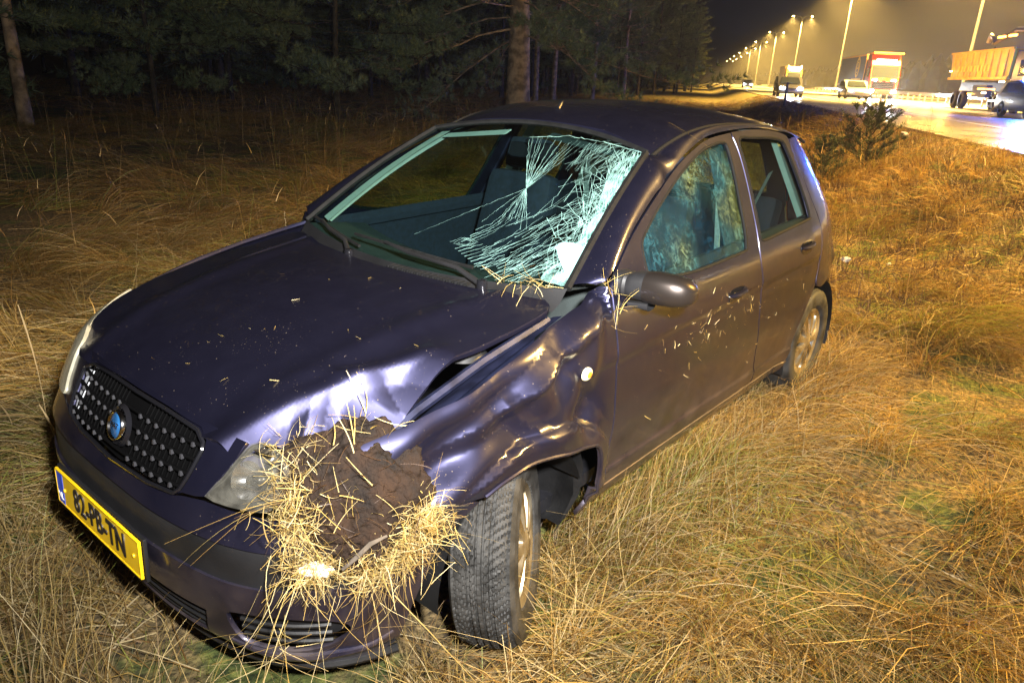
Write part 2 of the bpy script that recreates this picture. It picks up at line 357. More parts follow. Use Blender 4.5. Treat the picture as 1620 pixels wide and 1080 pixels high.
def hood(x, y):
    """height field of the bonnet, with the left front corner folded down"""
    c = hermite(np.array([(.10, .70), (.16, .738), (.22, .775), (.3, .815), (.45, .862), (.6, .896), (.8, .928), (1.03, .948), (1.3, .97)]), x)
    z = c - .035 * (y / .66) ** 2 + .02 * np.clip((x - .9) / .3, 0, 1) * (y / .66) ** 2 + .010 * np.exp(-((np.abs(y) - .36 - .12 * x) / .05) ** 2)
    # the fold: everything beyond this plan line towards the corner is bent down
    dx, dy = .48, -.20; nx, ny = -dy, dx; ln = math.hypot(nx, ny)
    e = ((x - .16) * nx + (y + .400) * ny) / ln            # >0 on the sound side
    f = np.maximum(-e, 0)
    g = np.clip((.66 - x) / .16, 0, 1)
    z = z - sstep(f / .035) * f * .92 * g + .011 * np.exp(-((e + .0) / .036) ** 2) * g - .016 * np.maximum(0, 1 - np.abs((x - .50) * .80 + (y + .56) * .60) / .05) * g * sstep(f / .05) + .012 * np.maximum(0, 1 - np.abs((x - .33) * .5 - (y + .50) * .86) / .035) * g * sstep(f / .05)
    z = z + .022 * gau(x - .62, y + .62, .09, .08) - .012 * gau(x - .36, y + .56, .06, .03, .7) + .012 * gau(x - .45, y + .52, .03, .10, .5)
    return np.stack([x, y, z], -1)
def roof(x, y):
    c = hermite(np.array([(1.70, 1.345), (1.78, 1.378), (1.84, 1.402), (2.0, 1.448), (2.2, 1.476), (2.4, 1.482), (2.7, 1.472), (3.0, 1.445), (3.3, 1.395), (3.5, 1.34)]), x)
    return np.stack([x, y, c - .045 * (y / .55) ** 2 - .03 * (np.abs(y) / .56) ** 8], -1)
def wsh(s, t):
    """windscreen, s -1 (car's left) .. 1, t 0 (cowl) .. 1 (header)"""
    x0 = 1.03 + .12 * s * s; x1 = 1.825 - .065 * s * s
    y = s * (.665 * (1 - t) + .54 * t)
    z0 = .942 + .028 * s * s; z1 = 1.388 - .058 * s * s
    x = x0 + (x1 - x0) * t; z = z0 + (z1 - z0) * t + .035 * np.sin(np.pi * t) * (1 - .4 * s * s)
    return np.stack([x, y, z], -1)
def yfor(y, z):                    # signed t on the nose for a given y
    tt = np.linspace(0, 1.6, 400); Y = body(tt, np.full(400, z))[:, 1]; return float(np.sign(y) * np.interp(abs(y), Y, tt))
# ------------------------------------------------------------------ car builder helpers
CAR = empty('crashed_car'); tag(CAR, 'dark violet-blue hatchback with crumpled front wing and shattered windscreen standing in the grass', 'car')
def inpoly(P, poly):
    x, y = P[:, 0], P[:, 1]; r = np.zeros(len(P), bool); n = len(poly); j = n - 1
    for i in range(n):
        xi, yi = poly[i]; xj, yj = poly[j]
        c = ((yi > y) != (yj > y)) & (x < (xj - xi) * (y - yi) / ((yj - yi) or 1e-12) + xi); r ^= c; j = i
    return r
def resample(poly, res):
    out = []
    for i in range(len(poly)):
        a = np.array(poly[i]); b = np.array(poly[(i + 1) % len(poly)]); n = max(1, int(np.linalg.norm(b - a) / res + .5))
        out += [tuple(a + (b - a) * k / n) for k in range(n)]
    return out
def panel(name, outline, fn, m, parent=CAR, res=.022, off=0.0, flange=.014, holes=(), ref=(1.9, 0, .6)):
    """a skin panel: outline in the surface's own coordinates, fine mesh on the surface, edge turned inwards"""
    rings = [resample(outline, res)] + [resample(h, res) for h in holes]
    vs, es = [], []
    for rg in rings:
        n0 = len(vs); vs += rg; es += [(n0 + i, n0 + (i + 1) % len(rg)) for i in range(len(rg))]
    B = np.array(vs); lo, hi = B.min(0), B.max(0); nb = len(vs)
    gx = np.arange(lo[0], hi[0], res); gy = np.arange(lo[1], hi[1], res * .87)
    G = np.array([(x + (j % 2) * res / 2, y) for j, y in enumerate(gy) for x in gx]).reshape(-1, 2)
    ok = inpoly(G, rings[0])
    for h in rings[1:]: ok &= ~inpoly(G, h)
    G = G[ok]
    if len(G):
        ddm = np.full(len(G), 9.0)
        for b in B: ddm = np.minimum(ddm, np.hypot(G[:, 0] - b[0], G[:, 1] - b[1]))
        G = G[ddm > res * .55]
    allv = [Vector(p) for p in vs] + [Vector(p) for p in G]
    V2, E2, F2, ov, oe, of = delaunay_2d_cdt(allv, es, [], 1 if len(rings) == 1 else 0, 1e-6)
    V2 = np.array([tuple(v) for v in V2]); F2 = [f for f in F2 if len(f) == 3]
    F = np.array(F2); cen = V2[F].mean(1); ok = inpoly(cen, rings[0])
    for h in rings[1:]: ok &= ~inpoly(cen, h)
    F = F[ok]
    P = fn(V2[:, 0], V2[:, 1]); N = nrm(fn, V2[:, 0], V2[:, 1])
    c = P - np.array(ref)
    if (np.einsum('ij,ij->i', c, N)).mean() < 0: N = -N
    P = P + N * off
    # orient faces
    fn_ = np.cross(P[F[:, 1]] - P[F[:, 0]], P[F[:, 2]] - P[F[:, 0]]); fl = np.einsum('ij,ij->i', fn_, N[F[:, 0]]) < 0
    F[fl] = F[fl][:, ::-1]
    nv = len(P); Vx = [P]; Nx = [N]; Fx = [F]
    if flange:
        # open edges
        e = np.concatenate([F[:, [0, 1]], F[:, [1, 2]], F[:, [2, 0]]]); key = {}
        for a, b in e.tolist():
            if (b, a) in key: del key[(b, a)]
            else: key[(a, b)] = 1
        used = sorted({i for ab in key for i in ab}); mp = {i: nv + k for k, i in enumerate(used)}; mp2 = {i: nv + len(used) + k for k, i in enumerate(used)}
        U = np.array(used); rim = P[U]; out = np.zeros_like(rim)
        cnt = {}
        for a, b in key:
            d = np.cross(P[b] - P[a], N[a]); d /= np.linalg.norm(d) + 1e-12
            for q in (a, b): out[mp[q] - nv] += d
        out /= np.linalg.norm(out, axis=1, keepdims=True) + 1e-12
        Vx += [rim, rim - N[U] * flange - out * .002]; Nx += [(out + N[U] * .6) / 1.17, out]
        q = [(mp[b], mp[a], mp2[a]) for a, b in key] + [(mp[b], mp2[a], mp2[b]) for a, b in key]
        Fx.append(np.array(q))
    me = mesh_np(name, np.concatenate(Vx), np.concatenate(Fx))
    nn = np.concatenate(Nx); me.normals_split_custom_set_from_vertices([tuple(x) for x in nn])
    return link(name, me, m, parent)
SL = lambda pts: [(-(p[0] + .4), p[1]) for p in pts]     # side coordinates (x, z) -> the car's left
SR = lambda pts: [((p[0] + .4), p[1]) for p in pts]
def both(pts):      # mirrored nose outline from its half, t >= 0
    return [(a, b) for a, b in pts] + [(-a, b) for a, b in reversed(pts)]
PT = M['paint']
# ---- bonnet
hood_l = [(.150, 0, 'c'), (.145, -.20), (.132, -.36), (.150, -.43), (.20, -.50), (.28, -.575), (.40, -.645, 'c'), (.54, -.652), (.635, -.668, 'c'), (.85, -.672), (1.05, -.668), (1.10, -.62, 'c'), (1.02, -.40), (.965, 0)]
hood_r = [(.145, .20), (.132, .36), (.150, .44), (.21, .53), (.30, .60), (.45, .645), (.7, .668), (1.05, .668), (1.10, .62, 'c'), (1.02, .40)]
hp = sm(hood_l + [p for p in reversed(hood_r)], 4)
BON = panel('bonnet', hp, hood, PT, res=.0085, flange=.02, ref=(.6, 0, 0))
# ---- nose round the grille, bumper
gr_half = [(0, .728), (.15, .728), (.30, .722), (.338, .705), (.345, .69), (.335, .63), (.325, .60), (.31, .586), (.2, .576), (0, .570)]
nose = [(0, .745), (.15, .744), (.30, .742), (.40, .738), (.46, .735), (.455, .70), (.43, .65), (.405, .606), (.38, .600), (.335, .595), (.318, .589)] + [(a + .006, b) for a, b in (gr_half[7], gr_half[6], gr_half[5], gr_half[4])] + [(.342, .712), (.303, .730), (.15, .735), (0, .735)]
panel('nose_panel', both(nose)[:-1], body, PT, res=.016, parent=CAR)
bt = [(0, .562), (.2, .568), (.30, .578), (.335, .588), (.40, .597), (.62, .598), (.80, .595), (1.07, .553), (1.055, .52), (1.03, .50)]
bump_top = both([(0, .562), (.2, .568), (.30, .578), (.335, .588), (.40, .597), (.62, .598), (.80, .595), (.98, .583), (1.075, .553), (1.045, .518), (.9, .522), (.5, .526), (0, .530)])[:-1]
BUM = panel('bumper', bump_top, body, PT, res=.016)
panel('rub_strip', both([(0, .536), (.5, .532), (.9, .528), (1.055, .526), (1.0, .418), (.8, .420), (.5, .424), (.33, .43), (0, .43)])[:-1], body, M['black_plastic'], res=.02, off=-.008, parent=BUM)
fog = sm([(.50, .325), (.56, .345), (.68, .345), (.79, .325), (.80, .285), (.74, .245), (.62, .232), (.53, .25)], 4)
lowg = sm([(-.43, .31), (.43, .31), (.41, .225), (.3, .205), (-.3, .205), (-.41, .225)], 1)
blow = both([(0, .435), (.33, .435), (.5, .428), (.8, .424), (.995, .422), (.955, .33), (.925, .25), (.90, .185), (.86, .155), (.7, .140), (.45, .150), (0, .155)])[:-1]
panel('lower_skin', blow, body, PT, res=.017, parent=BUM, holes=[fog, [(-a, b) for a, b in reversed(fog)], lowg])
for sg in (1, -1):
    f2 = [(sg * a, b) for a, b in fog]
    fr = panel('fog_lamp_recess', f2, body, M['black_plastic'], res=.02, off=-.03, parent=BUM)
    for zz in (.265, .29, .315):
        mb = MB(); pts = body(sg * np.linspace(.53, .76, 9), np.full(9, zz)); pts[:, 0] += .012; mb.tube(pts, .006, 6); mb.build('slat', M['black_plastic'], fr, smooth=True)
    lip = body(sg * np.linspace(.50, .90, 18), .226 + .03 * np.linspace(-1, 1, 18) ** 2 - .01); MB().tube(lip + np.array([-.004, 0, 0]), [.004 + .009 * math.sin(math.pi * k / 17) for k in range(18)], 8).build('lower_lip', PT, BUM, smooth=True)
lg = panel('lower_grille', lowg, body, M['black_plastic'], res=.03, off=-.03, parent=BUM)
for zz in (.225, .25, .275, .298):
    MB().tube(body(np.linspace(-.41, .41, 21), np.full(21, zz)) + np.array([.014, 0, 0]), .005, 6).build('slat', M['black_plastic'], lg, smooth=True)
spl = body(np.linspace(-.9, .9, 41), np.full(41, .150)); MB().tube(spl, .012, 8).build('chin_spoiler', M['black_plastic'], BUM, smooth=True)
# ---- grille
M['grille_bar'] = mat('grille_bar', (0.002, 0.002, 0.0022), 0.7, spec=.06)
GR = panel('grille', both(gr_half)[:-1], body, M['grille_bar'], res=.02, off=-.022, flange=.03)
fr = both([(a * .995, b) for a, b in gr_half])[:-1]
fp = body(np.array([p[0] for p in fr + fr[:1]]), np.array([p[1] for p in fr + fr[:1]])); MB().tube(fp, .006, 6).build('grille_surround', M['gloss_black'], GR, smooth=True)
for k, (zz, wd) in enumerate(((.600, .315), (.632, .328), (.664, .335), (.696, .338))):
    MB().tube(body(np.linspace(-wd, wd, 25), zz - .006 * (1 - (np.linspace(-1, 1, 25)) ** 2)) + np.array([.006, 0, 0]), .0055, 6).build('slat', M['grille_bar'], GR, smooth=True)
studs = MB(); bars = MB()
for k, zz in enumerate((.600, .632, .664, .696)):
    for j in range(-8, 9):
        t = j * .041 + (k % 2) * .02
        if abs(t) < .055 or abs(t) > .318: continue
        p = body(np.array([t]), np.array([zz - .006 * (1 - (t / .33) ** 2)]))[0]
        studs.box((p[0] - .002, p[1], p[2]), (.008, .009, .011), Euler((0, 0, math.radians(-25 * t))).to_matrix(), .4)
for j in range(-15, 16):
    t = j * .0205
    if abs(t) < .05: continue
    pts = body(np.full(9, t), np.linspace(.583, .722, 9)) + np.array([.014, 0, 0]); bars.tube(pts, .0022, 4)
so = studs.build('grille_studs', mat('grille_stud', (0.03, 0.03, 0.034), 0.35), GR); so['kind'] = 'stuff'
so = bars.build('grille_bars', M['grille_bar'], GR); so['kind'] = 'stuff'
for sg in (1,):   # pale sliver of headlamp housing beside the car's right end of the grille
    panel('end_trim', [(sg * a, b) for a, b in ((.315, .705), (.340, .70), (.330, .62), (.318, .597), (.308, .60))], body, mat('grey_trim', (.45, .47, .5), .4), res=.02, off=-.012, parent=GR)
bp = body(np.array([.0]), np.array([.655]))[0]
bloc = Vector((bp[0] - .018, 0, .655)); brot = Euler((math.radians(0), math.radians(-72), math.radians(0)))
def at_badge(o): o.location = bloc; o.rotation_euler = brot; return o
BD = at_badge(MB().lathe([(0, .004), (.030, .003), (.034, 0), (.034, -.012), (0, -.012)], 40).build('badge', M['badge_blue'], CAR, smooth=True))
MB().lathe([(.033, .002), (.036, .007), (.040, .007), (.043, .002), (.043, -.014), (.033, -.014)], 40).build('badge_ring', M['chrome'], BD, smooth=True)
MB().lathe([(.058, -.012), (.05, -.002), (.04, -.012)], 32).build('badge_boss', M['gloss_black'], BD, smooth=True)
def text_mesh(name, body_, size, m, parent, extrude=.0008, sx=1.0, bold=0.0):
    c = bpy.data.curves.new(name, 'FONT'); c.body = body_; c.size = size; c.extrude = extrude; c.align_x = 'CENTER'; c.align_y = 'CENTER'; c.offset = bold
    o = bpy.data.objects.new(name, c); COL.objects.link(o); dg = bpy.context.evaluated_depsgraph_get(); me = bpy.data.meshes.new_from_object(o.evaluated_get(dg)); bpy.data.objects.remove(o)
    me.transform(Matrix.Diagonal((sx, 1, 1, 1))); me.materials.clear()
    return link(name, me, m, parent)
tx = text_mesh('badge_lettering', 'FIAT', .021, M['chrome'], BD, sx=.95, bold=.0004)
# badge disc local frame: its z looks forward-up; lettering turned upright
tx.rotation_euler = (0, 0, math.radians(-90)); tx.location = (0, 0, .0055)
# ---- headlights
hl = [(.405, .607), (.432, .65), (.457, .70), (.475, .738), (.56, .765), (.68, .785), (.80, .795), (.88, .792), (.83, .72), (.76, .665), (.66, .625), (.53, .606)]
for sg in (1, -1):
    hq = hl if sg > 0 else [(.405, .607), (.432, .65), (.457, .70), (.475, .735), (.53, .745), (.60, .72), (.62, .66), (.60, .615), (.53, .606)]   # the near lamp is smashed off short
    o = [(sg * a, b) for a, b in sm([(p[0], p[1]) for p in hq], 3)]
    H_ = panel('headlight', o, body, M['reflector'], res=.02, off=-.045, flange=-.04)
    panel('lens', o, body, M['sheen_lens'] if sg > 0 else M['hazy_lens'], res=.02, off=.008 if sg > 0 else -.002, parent=H_)
    for tt, zz, r in (((.55, .675, .055), (.68, .70, .045)) if sg > 0 else ((.50, .665, .045),)):
        p = body(np.array([sg * tt]), np.array([zz]))[0]; n = nrm(body, np.array([sg * tt]), np.array([zz]))[0]; n = n if n[0] < 0 else -n
        q = Vector(p) - Vector(n) * .012; mb = MB().lathe([(r, 0), (r * .9, -.006), (r * .5, -.03), (.012, -.035), (.010, -.01), (0, -.006)], 28)
        b_ = mb.build('reflector_bowl', M['chrome'], H_, smooth=True); b_.location = q; b_.rotation_euler = Vector(n).to_track_quat('Z', 'Y').to_euler()
# ---- wings (front)
wing = [(.36, .755, 'c'), (.5, .800), (.62, .828), (.74, .870), (.87, .908), (1.0, .940), (1.12, .972), (1.2, 1.0, 'c'), (1.222, .975, 'c'), (1.214, .90), (1.216, .82), (1.222, .65), (1.218, .47), (1.20, .30, 'c'), (1.13, .29, 'c'), (1.125, .42), (1.10, .52), (1.035, .545), (.96, .562), (.88, .578), (.80, .592), (.73, .583), (.685, .562, 'c'), (.56, .585), (.43, .605), (.34, .640, 'c'), (.38, .70)]
WING_L = panel('front_wing', SL(sm(wing, 4)), body, PT, res=.010)
wingR = [(.50, .842, 'c'), (.7, .893), (.85, .922), (1.0, .947), (1.12, .972), (1.2, 1.0, 'c'), (1.222, .975, 'c'), (1.214, .90), (1.222, .65), (1.20, .25, 'c'), (1.13, .25, 'c'), (1.12, .42), (1.02, .56), (.90, .625), (.79, .64), (.68, .61), (.65, .57, 'c'), (.45, .60), (.36, .67, 'c'), (.45, .76)]
panel('front_wing', SR(sm(wingR, 3)), body, PT, res=.03)
# pressed lip round the left arch
al = np.array(sm([(1.13, .29), (1.125, .42), (1.10, .52), (1.035, .545), (.96, .562), (.88, .578), (.80, .592), (.73, .583), (.685, .562)], 4, closed=False))
MB().tube(body(-(al[:, 0] + .4), al[:, 1] + .002) + np.array([0, -.001, 0]), .0055, 6).build('arch_lip', PT, WING_L, smooth=True)
# repeater lamp
p = body(np.array([-(1.046 + .4)]), np.array([.769]))[0]
RP = MB().lathe([(0, .010), (.012, .008), (.019, .003), (.021, -.004)], 24, axis='y').build('side_repeater', M['cream'], WING_L, smooth=True); RP.location = p; RP.scale = (1.15, -1, 1)
o_ = MB().lathe([(0, .0125), (.007, .0115), (.0105, .008)], 20, axis='y').build('repeater_bulb', M['orange_lens'], WING_L, smooth=True); o_.location = p; o_.scale = (1.15, -1, 1)
# ---- doors
winF = [(1.452, .985, 'c'), (1.455, 1.04), (1.475, 1.082), (1.55, 1.125), (1.65, 1.175), (1.85, 1.258), (2.05, 1.322), (2.18, 1.345), (2.285, 1.352), (2.32, 1.33), (2.30, 1.20), (2.265, 1.05), (2.235, .965), (2.215, .948), (2.1, .944), (1.8, .940), (1.6, .952)]
winR = [(2.455, 1.355), (2.60, 1.36), (2.80, 1.352), (2.915, 1.338), (2.945, 1.31), (2.975, 1.20), (3.0, 1.08), (3.0, 1.0), (2.97, .985), (2.7, .972), (2.45, .962), (2.40, .965), (2.385, .985), (2.41, 1.10), (2.435, 1.25)]
doorF = [(1.232, .30, 'c'), (1.226, .47), (1.230, .65), (1.224, .82), (1.222, .90), (1.232, .985, 'c'), (1.30, 1.035), (1.45, 1.118), (1.65, 1.208), (1.85, 1.288), (2.05, 1.345), (2.2, 1.372), (2.395, 1.385, 'c'), (2.402, 1.30), (2.385, 1.15), (2.352, .99), (2.345, .90), (2.362, .78), (2.378, .60), (2.40, .48), (2.45, .36), (2.46, .30, 'c')]
doorR = [(2.405, 1.387, 'c'), (2.60, 1.392), (2.8, 1.385), (2.96, 1.365), (3.02, 1.33), (3.06, 1.20), (3.10, 1.05), (3.14, .93), (3.12, .80), (3.07, .66), (2.98, .58), (2.90, .46), (2.87, .30, 'c'), (2.47, .30, 'c'), (2.46, .36), (2.41, .48), (2.388, .60), (2.372, .78), (2.355, .90), (2.362, .99), (2.395, 1.15), (2.412, 1.30)]
def shrink(poly, k):
    P = np.array(poly); c = P.mean(0); d = P - c; return [tuple(q) for q in c + d * (1 - k / (np.linalg.norm(d, axis=1, keepdims=True)))]
for S_, side in ((SL, -1), (SR, 1)):
    for nm, dr, wn_, hx, hz_ in (('front_door', doorF, winF, 2.10, .795), ('rear_door', doorR, winR, 2.90, .865)):
        wsm = sm(wn_, 4); D_ = panel(nm, S_(sm(dr, 4)), body, PT, res=.02 if side < 0 else .035, holes=[S_(wsm)])
        g = M['glass_blotchy'] if (nm == 'front_door' and side < 0) else (M['glass_fog'] if side < 0 else M['glass'])
        panel('window_pane', S_(wsm), body, g, res=.03, off=-.012, flange=0, parent=D_)
        w3 = np.array(S_(wsm) + S_(wsm)[:1]); MB().tube(body(w3[:, 0], w3[:, 1]) - np.array([0, side * .004, 0]), .007, 6).build('window_seal', M['rubber'], D_, smooth=True)
        # handle: recessed cup with a grip
        cup = S_(sm([(hx - .075, hz_), (hx - .05, hz_ + .028), (hx + .05, hz_ + .032), (hx + .075, hz_ + .01), (hx + .05, hz_ - .022), (hx - .04, hz_ - .028)], 4))
        hc = panel('handle_cup', cup, body, M['gloss_black'], res=.012, off=.002, flange=.004, parent=D_)
        hb = body(np.array([side * (x + .4) for x in np.linspace(hx - .07, hx + .07, 9)]), hz_ + .012 + np.linspace(-.004, .006, 9)); hb[:, 1] += side * np.array([.004, .014, .02, .022, .022, .022, .02, .014, .004])
        MB().tube(hb, [.007, .010, .012, .012, .012, .012, .012, .010, .007], 8).build('handle', PT, D_, smooth=True)
    # sill
    panel('sill', S_([(1.14, .288), (2.90, .288), (2.90, .24), (2.6, .20), (1.2, .20), (1.12, .23)]), body, PT, res=.03)
    # quarter panel, petrol side same shape
    qp = [(3.03, 1.34, 'c'), (3.07, 1.20), (3.11, 1.05), (3.15, .93), (3.13, .80), (3.09, .67), (3.14, .635), (3.25, .645), (3.38, .62), (3.50, .56), (3.6, .52, 'c'), (3.9, .52, 'c'), (3.92, .75), (3.90, 1.0), (3.80, 1.2), (3.62, 1.33, 'c'), (3.45, 1.335), (3.25, 1.347)]
    QP = panel('rear_wing', S_(sm(qp, 4)), body, PT, res=.025)
    panel('rear_light', S_(sm([(3.93, .76), (3.94, .95), (3.93, 1.05), (3.86, 1.18), (3.90, 1.22), (4.0, 1.10), (4.05, .9), (4.02, .76)], 3)), body, mat('red_lens', (.5, .01, .01), .15, coat=1), res=.03)
    panel('rear_bumper', S_(sm([(3.59, .51, 'c'), (4.5, .51, 'c'), (4.5, .24, 'c'), (3.55, .24, 'c'), (3.60, .38)], 3)), body, PT, res=.04)
panel('tailgate', [(3.93 + .4, 1.22), (4.06 + .4, .9), (4.04 + .4, .53), (4.95, .53), (4.95, 1.36), (3.75 + .4, 1.36)], body, PT, res=.05, holes=[[(4.5, 1.28), (4.6, .98), (4.949, .98), (4.949, 1.28)]])
panel('tailgate', [(-(3.93 + .4), 1.22), (-(4.06 + .4), .9), (-(4.04 + .4), .53), (-4.95, .53), (-4.95, 1.36), (-(3.75 + .4), 1.36)], body, PT, res=.05, holes=[[(-4.5, 1.28), (-4.6, .98), (-4.949, .98), (-4.949, 1.28)]])
panel('rear_window', [(4.5, 1.28), (4.6, .98), (4.95, .98), (4.95, 1.28)], body, M['glass_fog'], res=.05, off=-.01, flange=0)
panel('rear_window', [(-4.5, 1.28), (-4.6, .98), (-4.95, .98), (-4.95, 1.28)], body, M['glass_fog'], res=.05, off=-.01, flange=0)
# ---- roof and side frames (windscreen pillar running into the roof rail)
rp = [(1.845, 0), (1.842, -.3), (1.80, -.50), (1.80, -.538), (2.2, -.545), (2.8, -.545), (3.3, -.535), (3.42, -.50), (3.46, 0)]
RF = panel('roof', rp + [(a, -b) for a, b in reversed(rp[1:-1])], roof, PT, res=.03, ref=(2.4, 0, 0))
OUT = np.array(sm([(1.205, 1.0), (1.30, 1.045), (1.45, 1.128), (1.65, 1.218), (1.85, 1.298), (2.05, 1.355), (2.2, 1.382), (2.41, 1.395), (2.7, 1.398), (2.96, 1.376), (3.1, 1.366), (3.25, 1.352), (3.36, 1.335)], 6, closed=False))
def interp_rows(A, n):
    s_ = np.linspace(0, 1, len(A)); q = np.linspace(0, 1, n); return np.stack([np.interp(q, s_, A[:, k]) for k in range(A.shape[1])], 1)
for side in (-1, 1):
    n1, n2 = 25, len(OUT) - 25; tt = np.linspace(.02, 1.0, n1)
    I1 = wsh(np.full(n1, side * 1.0), tt); xr_ = np.linspace(1.80, 3.36, n2); I2 = roof(xr_, np.full(n2, side * .543))
    inner = np.concatenate([I1, I2]); outer = body(side * (OUT[:, 0] + .4), OUT[:, 1])
    K = 11; G = []
    for i in range(len(OUT)):
        a, b = outer[i], inner[i]; nb_ = nrm(body, np.array([side * (OUT[i, 0] + .4)]), np.array([OUT[i, 1]]))[0]
        up = np.array([b[0] * .5 + a[0] * .5, a[1] * .80 + b[1] * .20, max(a[2], b[2]) + (.012)])
        q = np.linspace(0, 1, K)[:, None]; G.append((1 - q) ** 2 * a + 2 * q * (1 - q) * up + q * q * b)
    G = np.array(G)
    if side < 0:   # the dent where the pillar buckled
        xx = G[..., 0]; G[..., 1] += .012 * np.exp(-((xx - 1.78) / .03) ** 2) - .006 * np.exp(-((xx - 1.70) / .03) ** 2); G[..., 2] -= .010 * np.exp(-((xx - 1.80) / .04) ** 2)
    R_, C_ = G.shape[:2]; F = [(i * C_ + j, i * C_ + j + 1, (i + 1) * C_ + j + 1, (i + 1) * C_ + j) for i in range(R_ - 1) for j in range(C_ - 1)]
    if side > 0: F = [f[::-1] for f in F]
    link('pillar_and_roof_rail', mesh_np('pillar_and_roof_rail', G.reshape(-1, 3), F), PT, CAR)
    # black roof ditch strip and windscreen seal
    MB().tube(roof(np.linspace(1.80, 3.38, 30), np.full(30, side * .543)) + np.array([0, 0, .001]), .008, 6).build('roof_strip', M['rubber'], CAR, smooth=True)
    MB().tube(wsh(np.full(14, side * 1.0), np.linspace(0, 1, 14)), .013, 6).build('windscreen_seal', M['rubber'], CAR, smooth=True)
MB().tube(wsh(np.linspace(-1, 1, 25), np.full(25, 1.0)) + np.array([.004, 0, .004]), .010, 6).build('header_seal', M['rubber'], CAR, smooth=True)
WS = panel('windscreen', [(-1, 0), (-.5, 0), (0, 0), (.5, 0), (1, 0), (1, .5), (1, 1), (.5, 1), (0, 1), (-.5, 1), (-1, 1), (-1, .5)], wsh, M['glass'], res=.06, flange=0, ref=(2.0, 0, .6))
# inner black frit band along the cowl and cowl panel itself
cw = []
for q in np.linspace(-1, 1, 31):
    a = wsh(np.array([q]), np.array([0.0]))[0]; hx = np.interp(abs(q), [0, .6, 1], [.955, 1.015, 1.085])
    b = hood(np.array([hx]), np.array([q * .66]))[0] - np.array([0, 0, .022]); cw.append((a, (a + b) / 2 - np.array([0, 0, .012]), b))
G = np.array(cw); F = [(i * 3 + j, i * 3 + j + 1, (i + 1) * 3 + j + 1, (i + 1) * 3 + j) for i in range(30) for j in range(2)]
COWL = link('cowl_panel', mesh_np('cowl_panel', G.reshape(-1, 3), F), M['black_plastic'], CAR)
for k in range(30):   # vent slats
    y = -.02 - k * .0115
    x = 1.0 - .018 * 0 + .035 * (y / .4) ** 2 
    z = .944 - .010
    mbs = MB().box((x + .008, y, z + .004), (.034, .0045, .008)); mbs.build('slat', M['rubber'] if k % 2 else M['black_plastic'], COWL)
# wipers
def wiper(pts, blade):
    w_ = MB().tube(pts, [.011, .008, .007, .006][:len(pts)] if len(pts) <= 4 else .007, 8).build('wiper', M['black_plastic'], CAR, smooth=True)
    MB().tube(blade, .006, 6).build('wiper_blade', M['rubber'], w_, smooth=True); MB().lathe([(0, .02), (.016, .018), (.018, 0), (.018, -.02)], 16, c=pts[0]).build('wiper_pivot', M['gloss_black'], w_, smooth=True)
def wp(s, t, h=.018): p = wsh(np.array([s]), np.array([t]))[0]; return Vector(p) + Vector((-.5, 0, .86)) * h
wiper([wp(-.62, -.04), wp(-.45, .01, .03), wp(-.1, .035, .03), wp(.12, .06, .022)], [wp(q, .035 + .03 * math.sin((q + .6) * 2.2), .010) for q in np.linspace(-.50, .42, 12)])
wiper([wp(.30, -.04), wp(.40, .0, .03), wp(.62, .015, .03), wp(.78, .04, .022)], [wp(q, .02 + .02 * math.sin((q - .4) * 3), .010) for q in np.linspace(.30, .93, 12)])
# ---- shattered windscreen: fit photo pixels to windscreen coordinates, then lay cracks on the glass itself
gs, gt = np.meshgrid(np.linspace(-1.05, .6, 40), np.linspace(-.05, 1.05, 40)); Pg = wsh(gs.ravel(), gt.ravel()); q_ = (Pg - CC) @ CR.T
pu = (CF * q_[:, 0] / q_[:, 2]) / 500; pv = (CF * q_[:, 1] / q_[:, 2]) / 500
def feat(a, b): return np.stack([a**i * b**j for i in range(5) for j in range(5 - i)], -1)
A_ = feat(pu, pv); cs = np.linalg.lstsq(A_, gs.ravel(), rcond=None)[0]; ct = np.linalg.lstsq(A_, gt.ravel(), rcond=None)[0]
def glass_pt(P):
    P = np.array(P, float); F_ = feat((P[:, 0] - 810) / 500, (P[:, 1] - 540) / 500); return F_ @ cs, F_ @ ct
crV, crF = [], []
def crack(P, w=.0022, jit=1.2, taper=True, sub=5):
    w *= .7; jit *= .6
    P = [np.array(p, float) for p in P]; Q = []
    for a, b in zip(P[:-1], P[1:]):
        n = max(1, int(np.hypot(*(b - a)) / sub))
        for k in range(n): Q.append(a + (b - a) * k / n + (rng.normal(0, jit, 2) if (k or Q) else 0))
    Q.append(P[-1]); s_, t_ = glass_pt(Q); ok = (s_ > -.995) & (s_ < .99) & (t_ > 0.0) & (t_ < .995); s_, t_ = s_[ok], t_[ok]
    if len(s_) < 2: return
    X = wsh(s_, t_); N_ = nrm(wsh, s_, t_); N_[N_[:, 2] < 0] *= -1; X = X + N_ * .0025
    T = np.gradient(X, axis=0); B_ = np.cross(T, N_); B_ /= np.linalg.norm(B_, axis=1, keepdims=True) + 1e-9
    ww = w * rng.uniform(.5, 1.3, len(X)) * (np.linspace(1, .35, len(X)) if taper else 1); B_ = B_ * ww[:, None] / 2
    n0 = len(crV); 
    for a, b in zip(X - B_, X + B_): crV.append(a); crV.append(b)
    for i in range(len(X) - 1): crF.append((n0 + 2 * i, n0 + 2 * i + 1, n0 + 2 * i + 3, n0 + 2 * i + 2))
N0 = (833, 299)
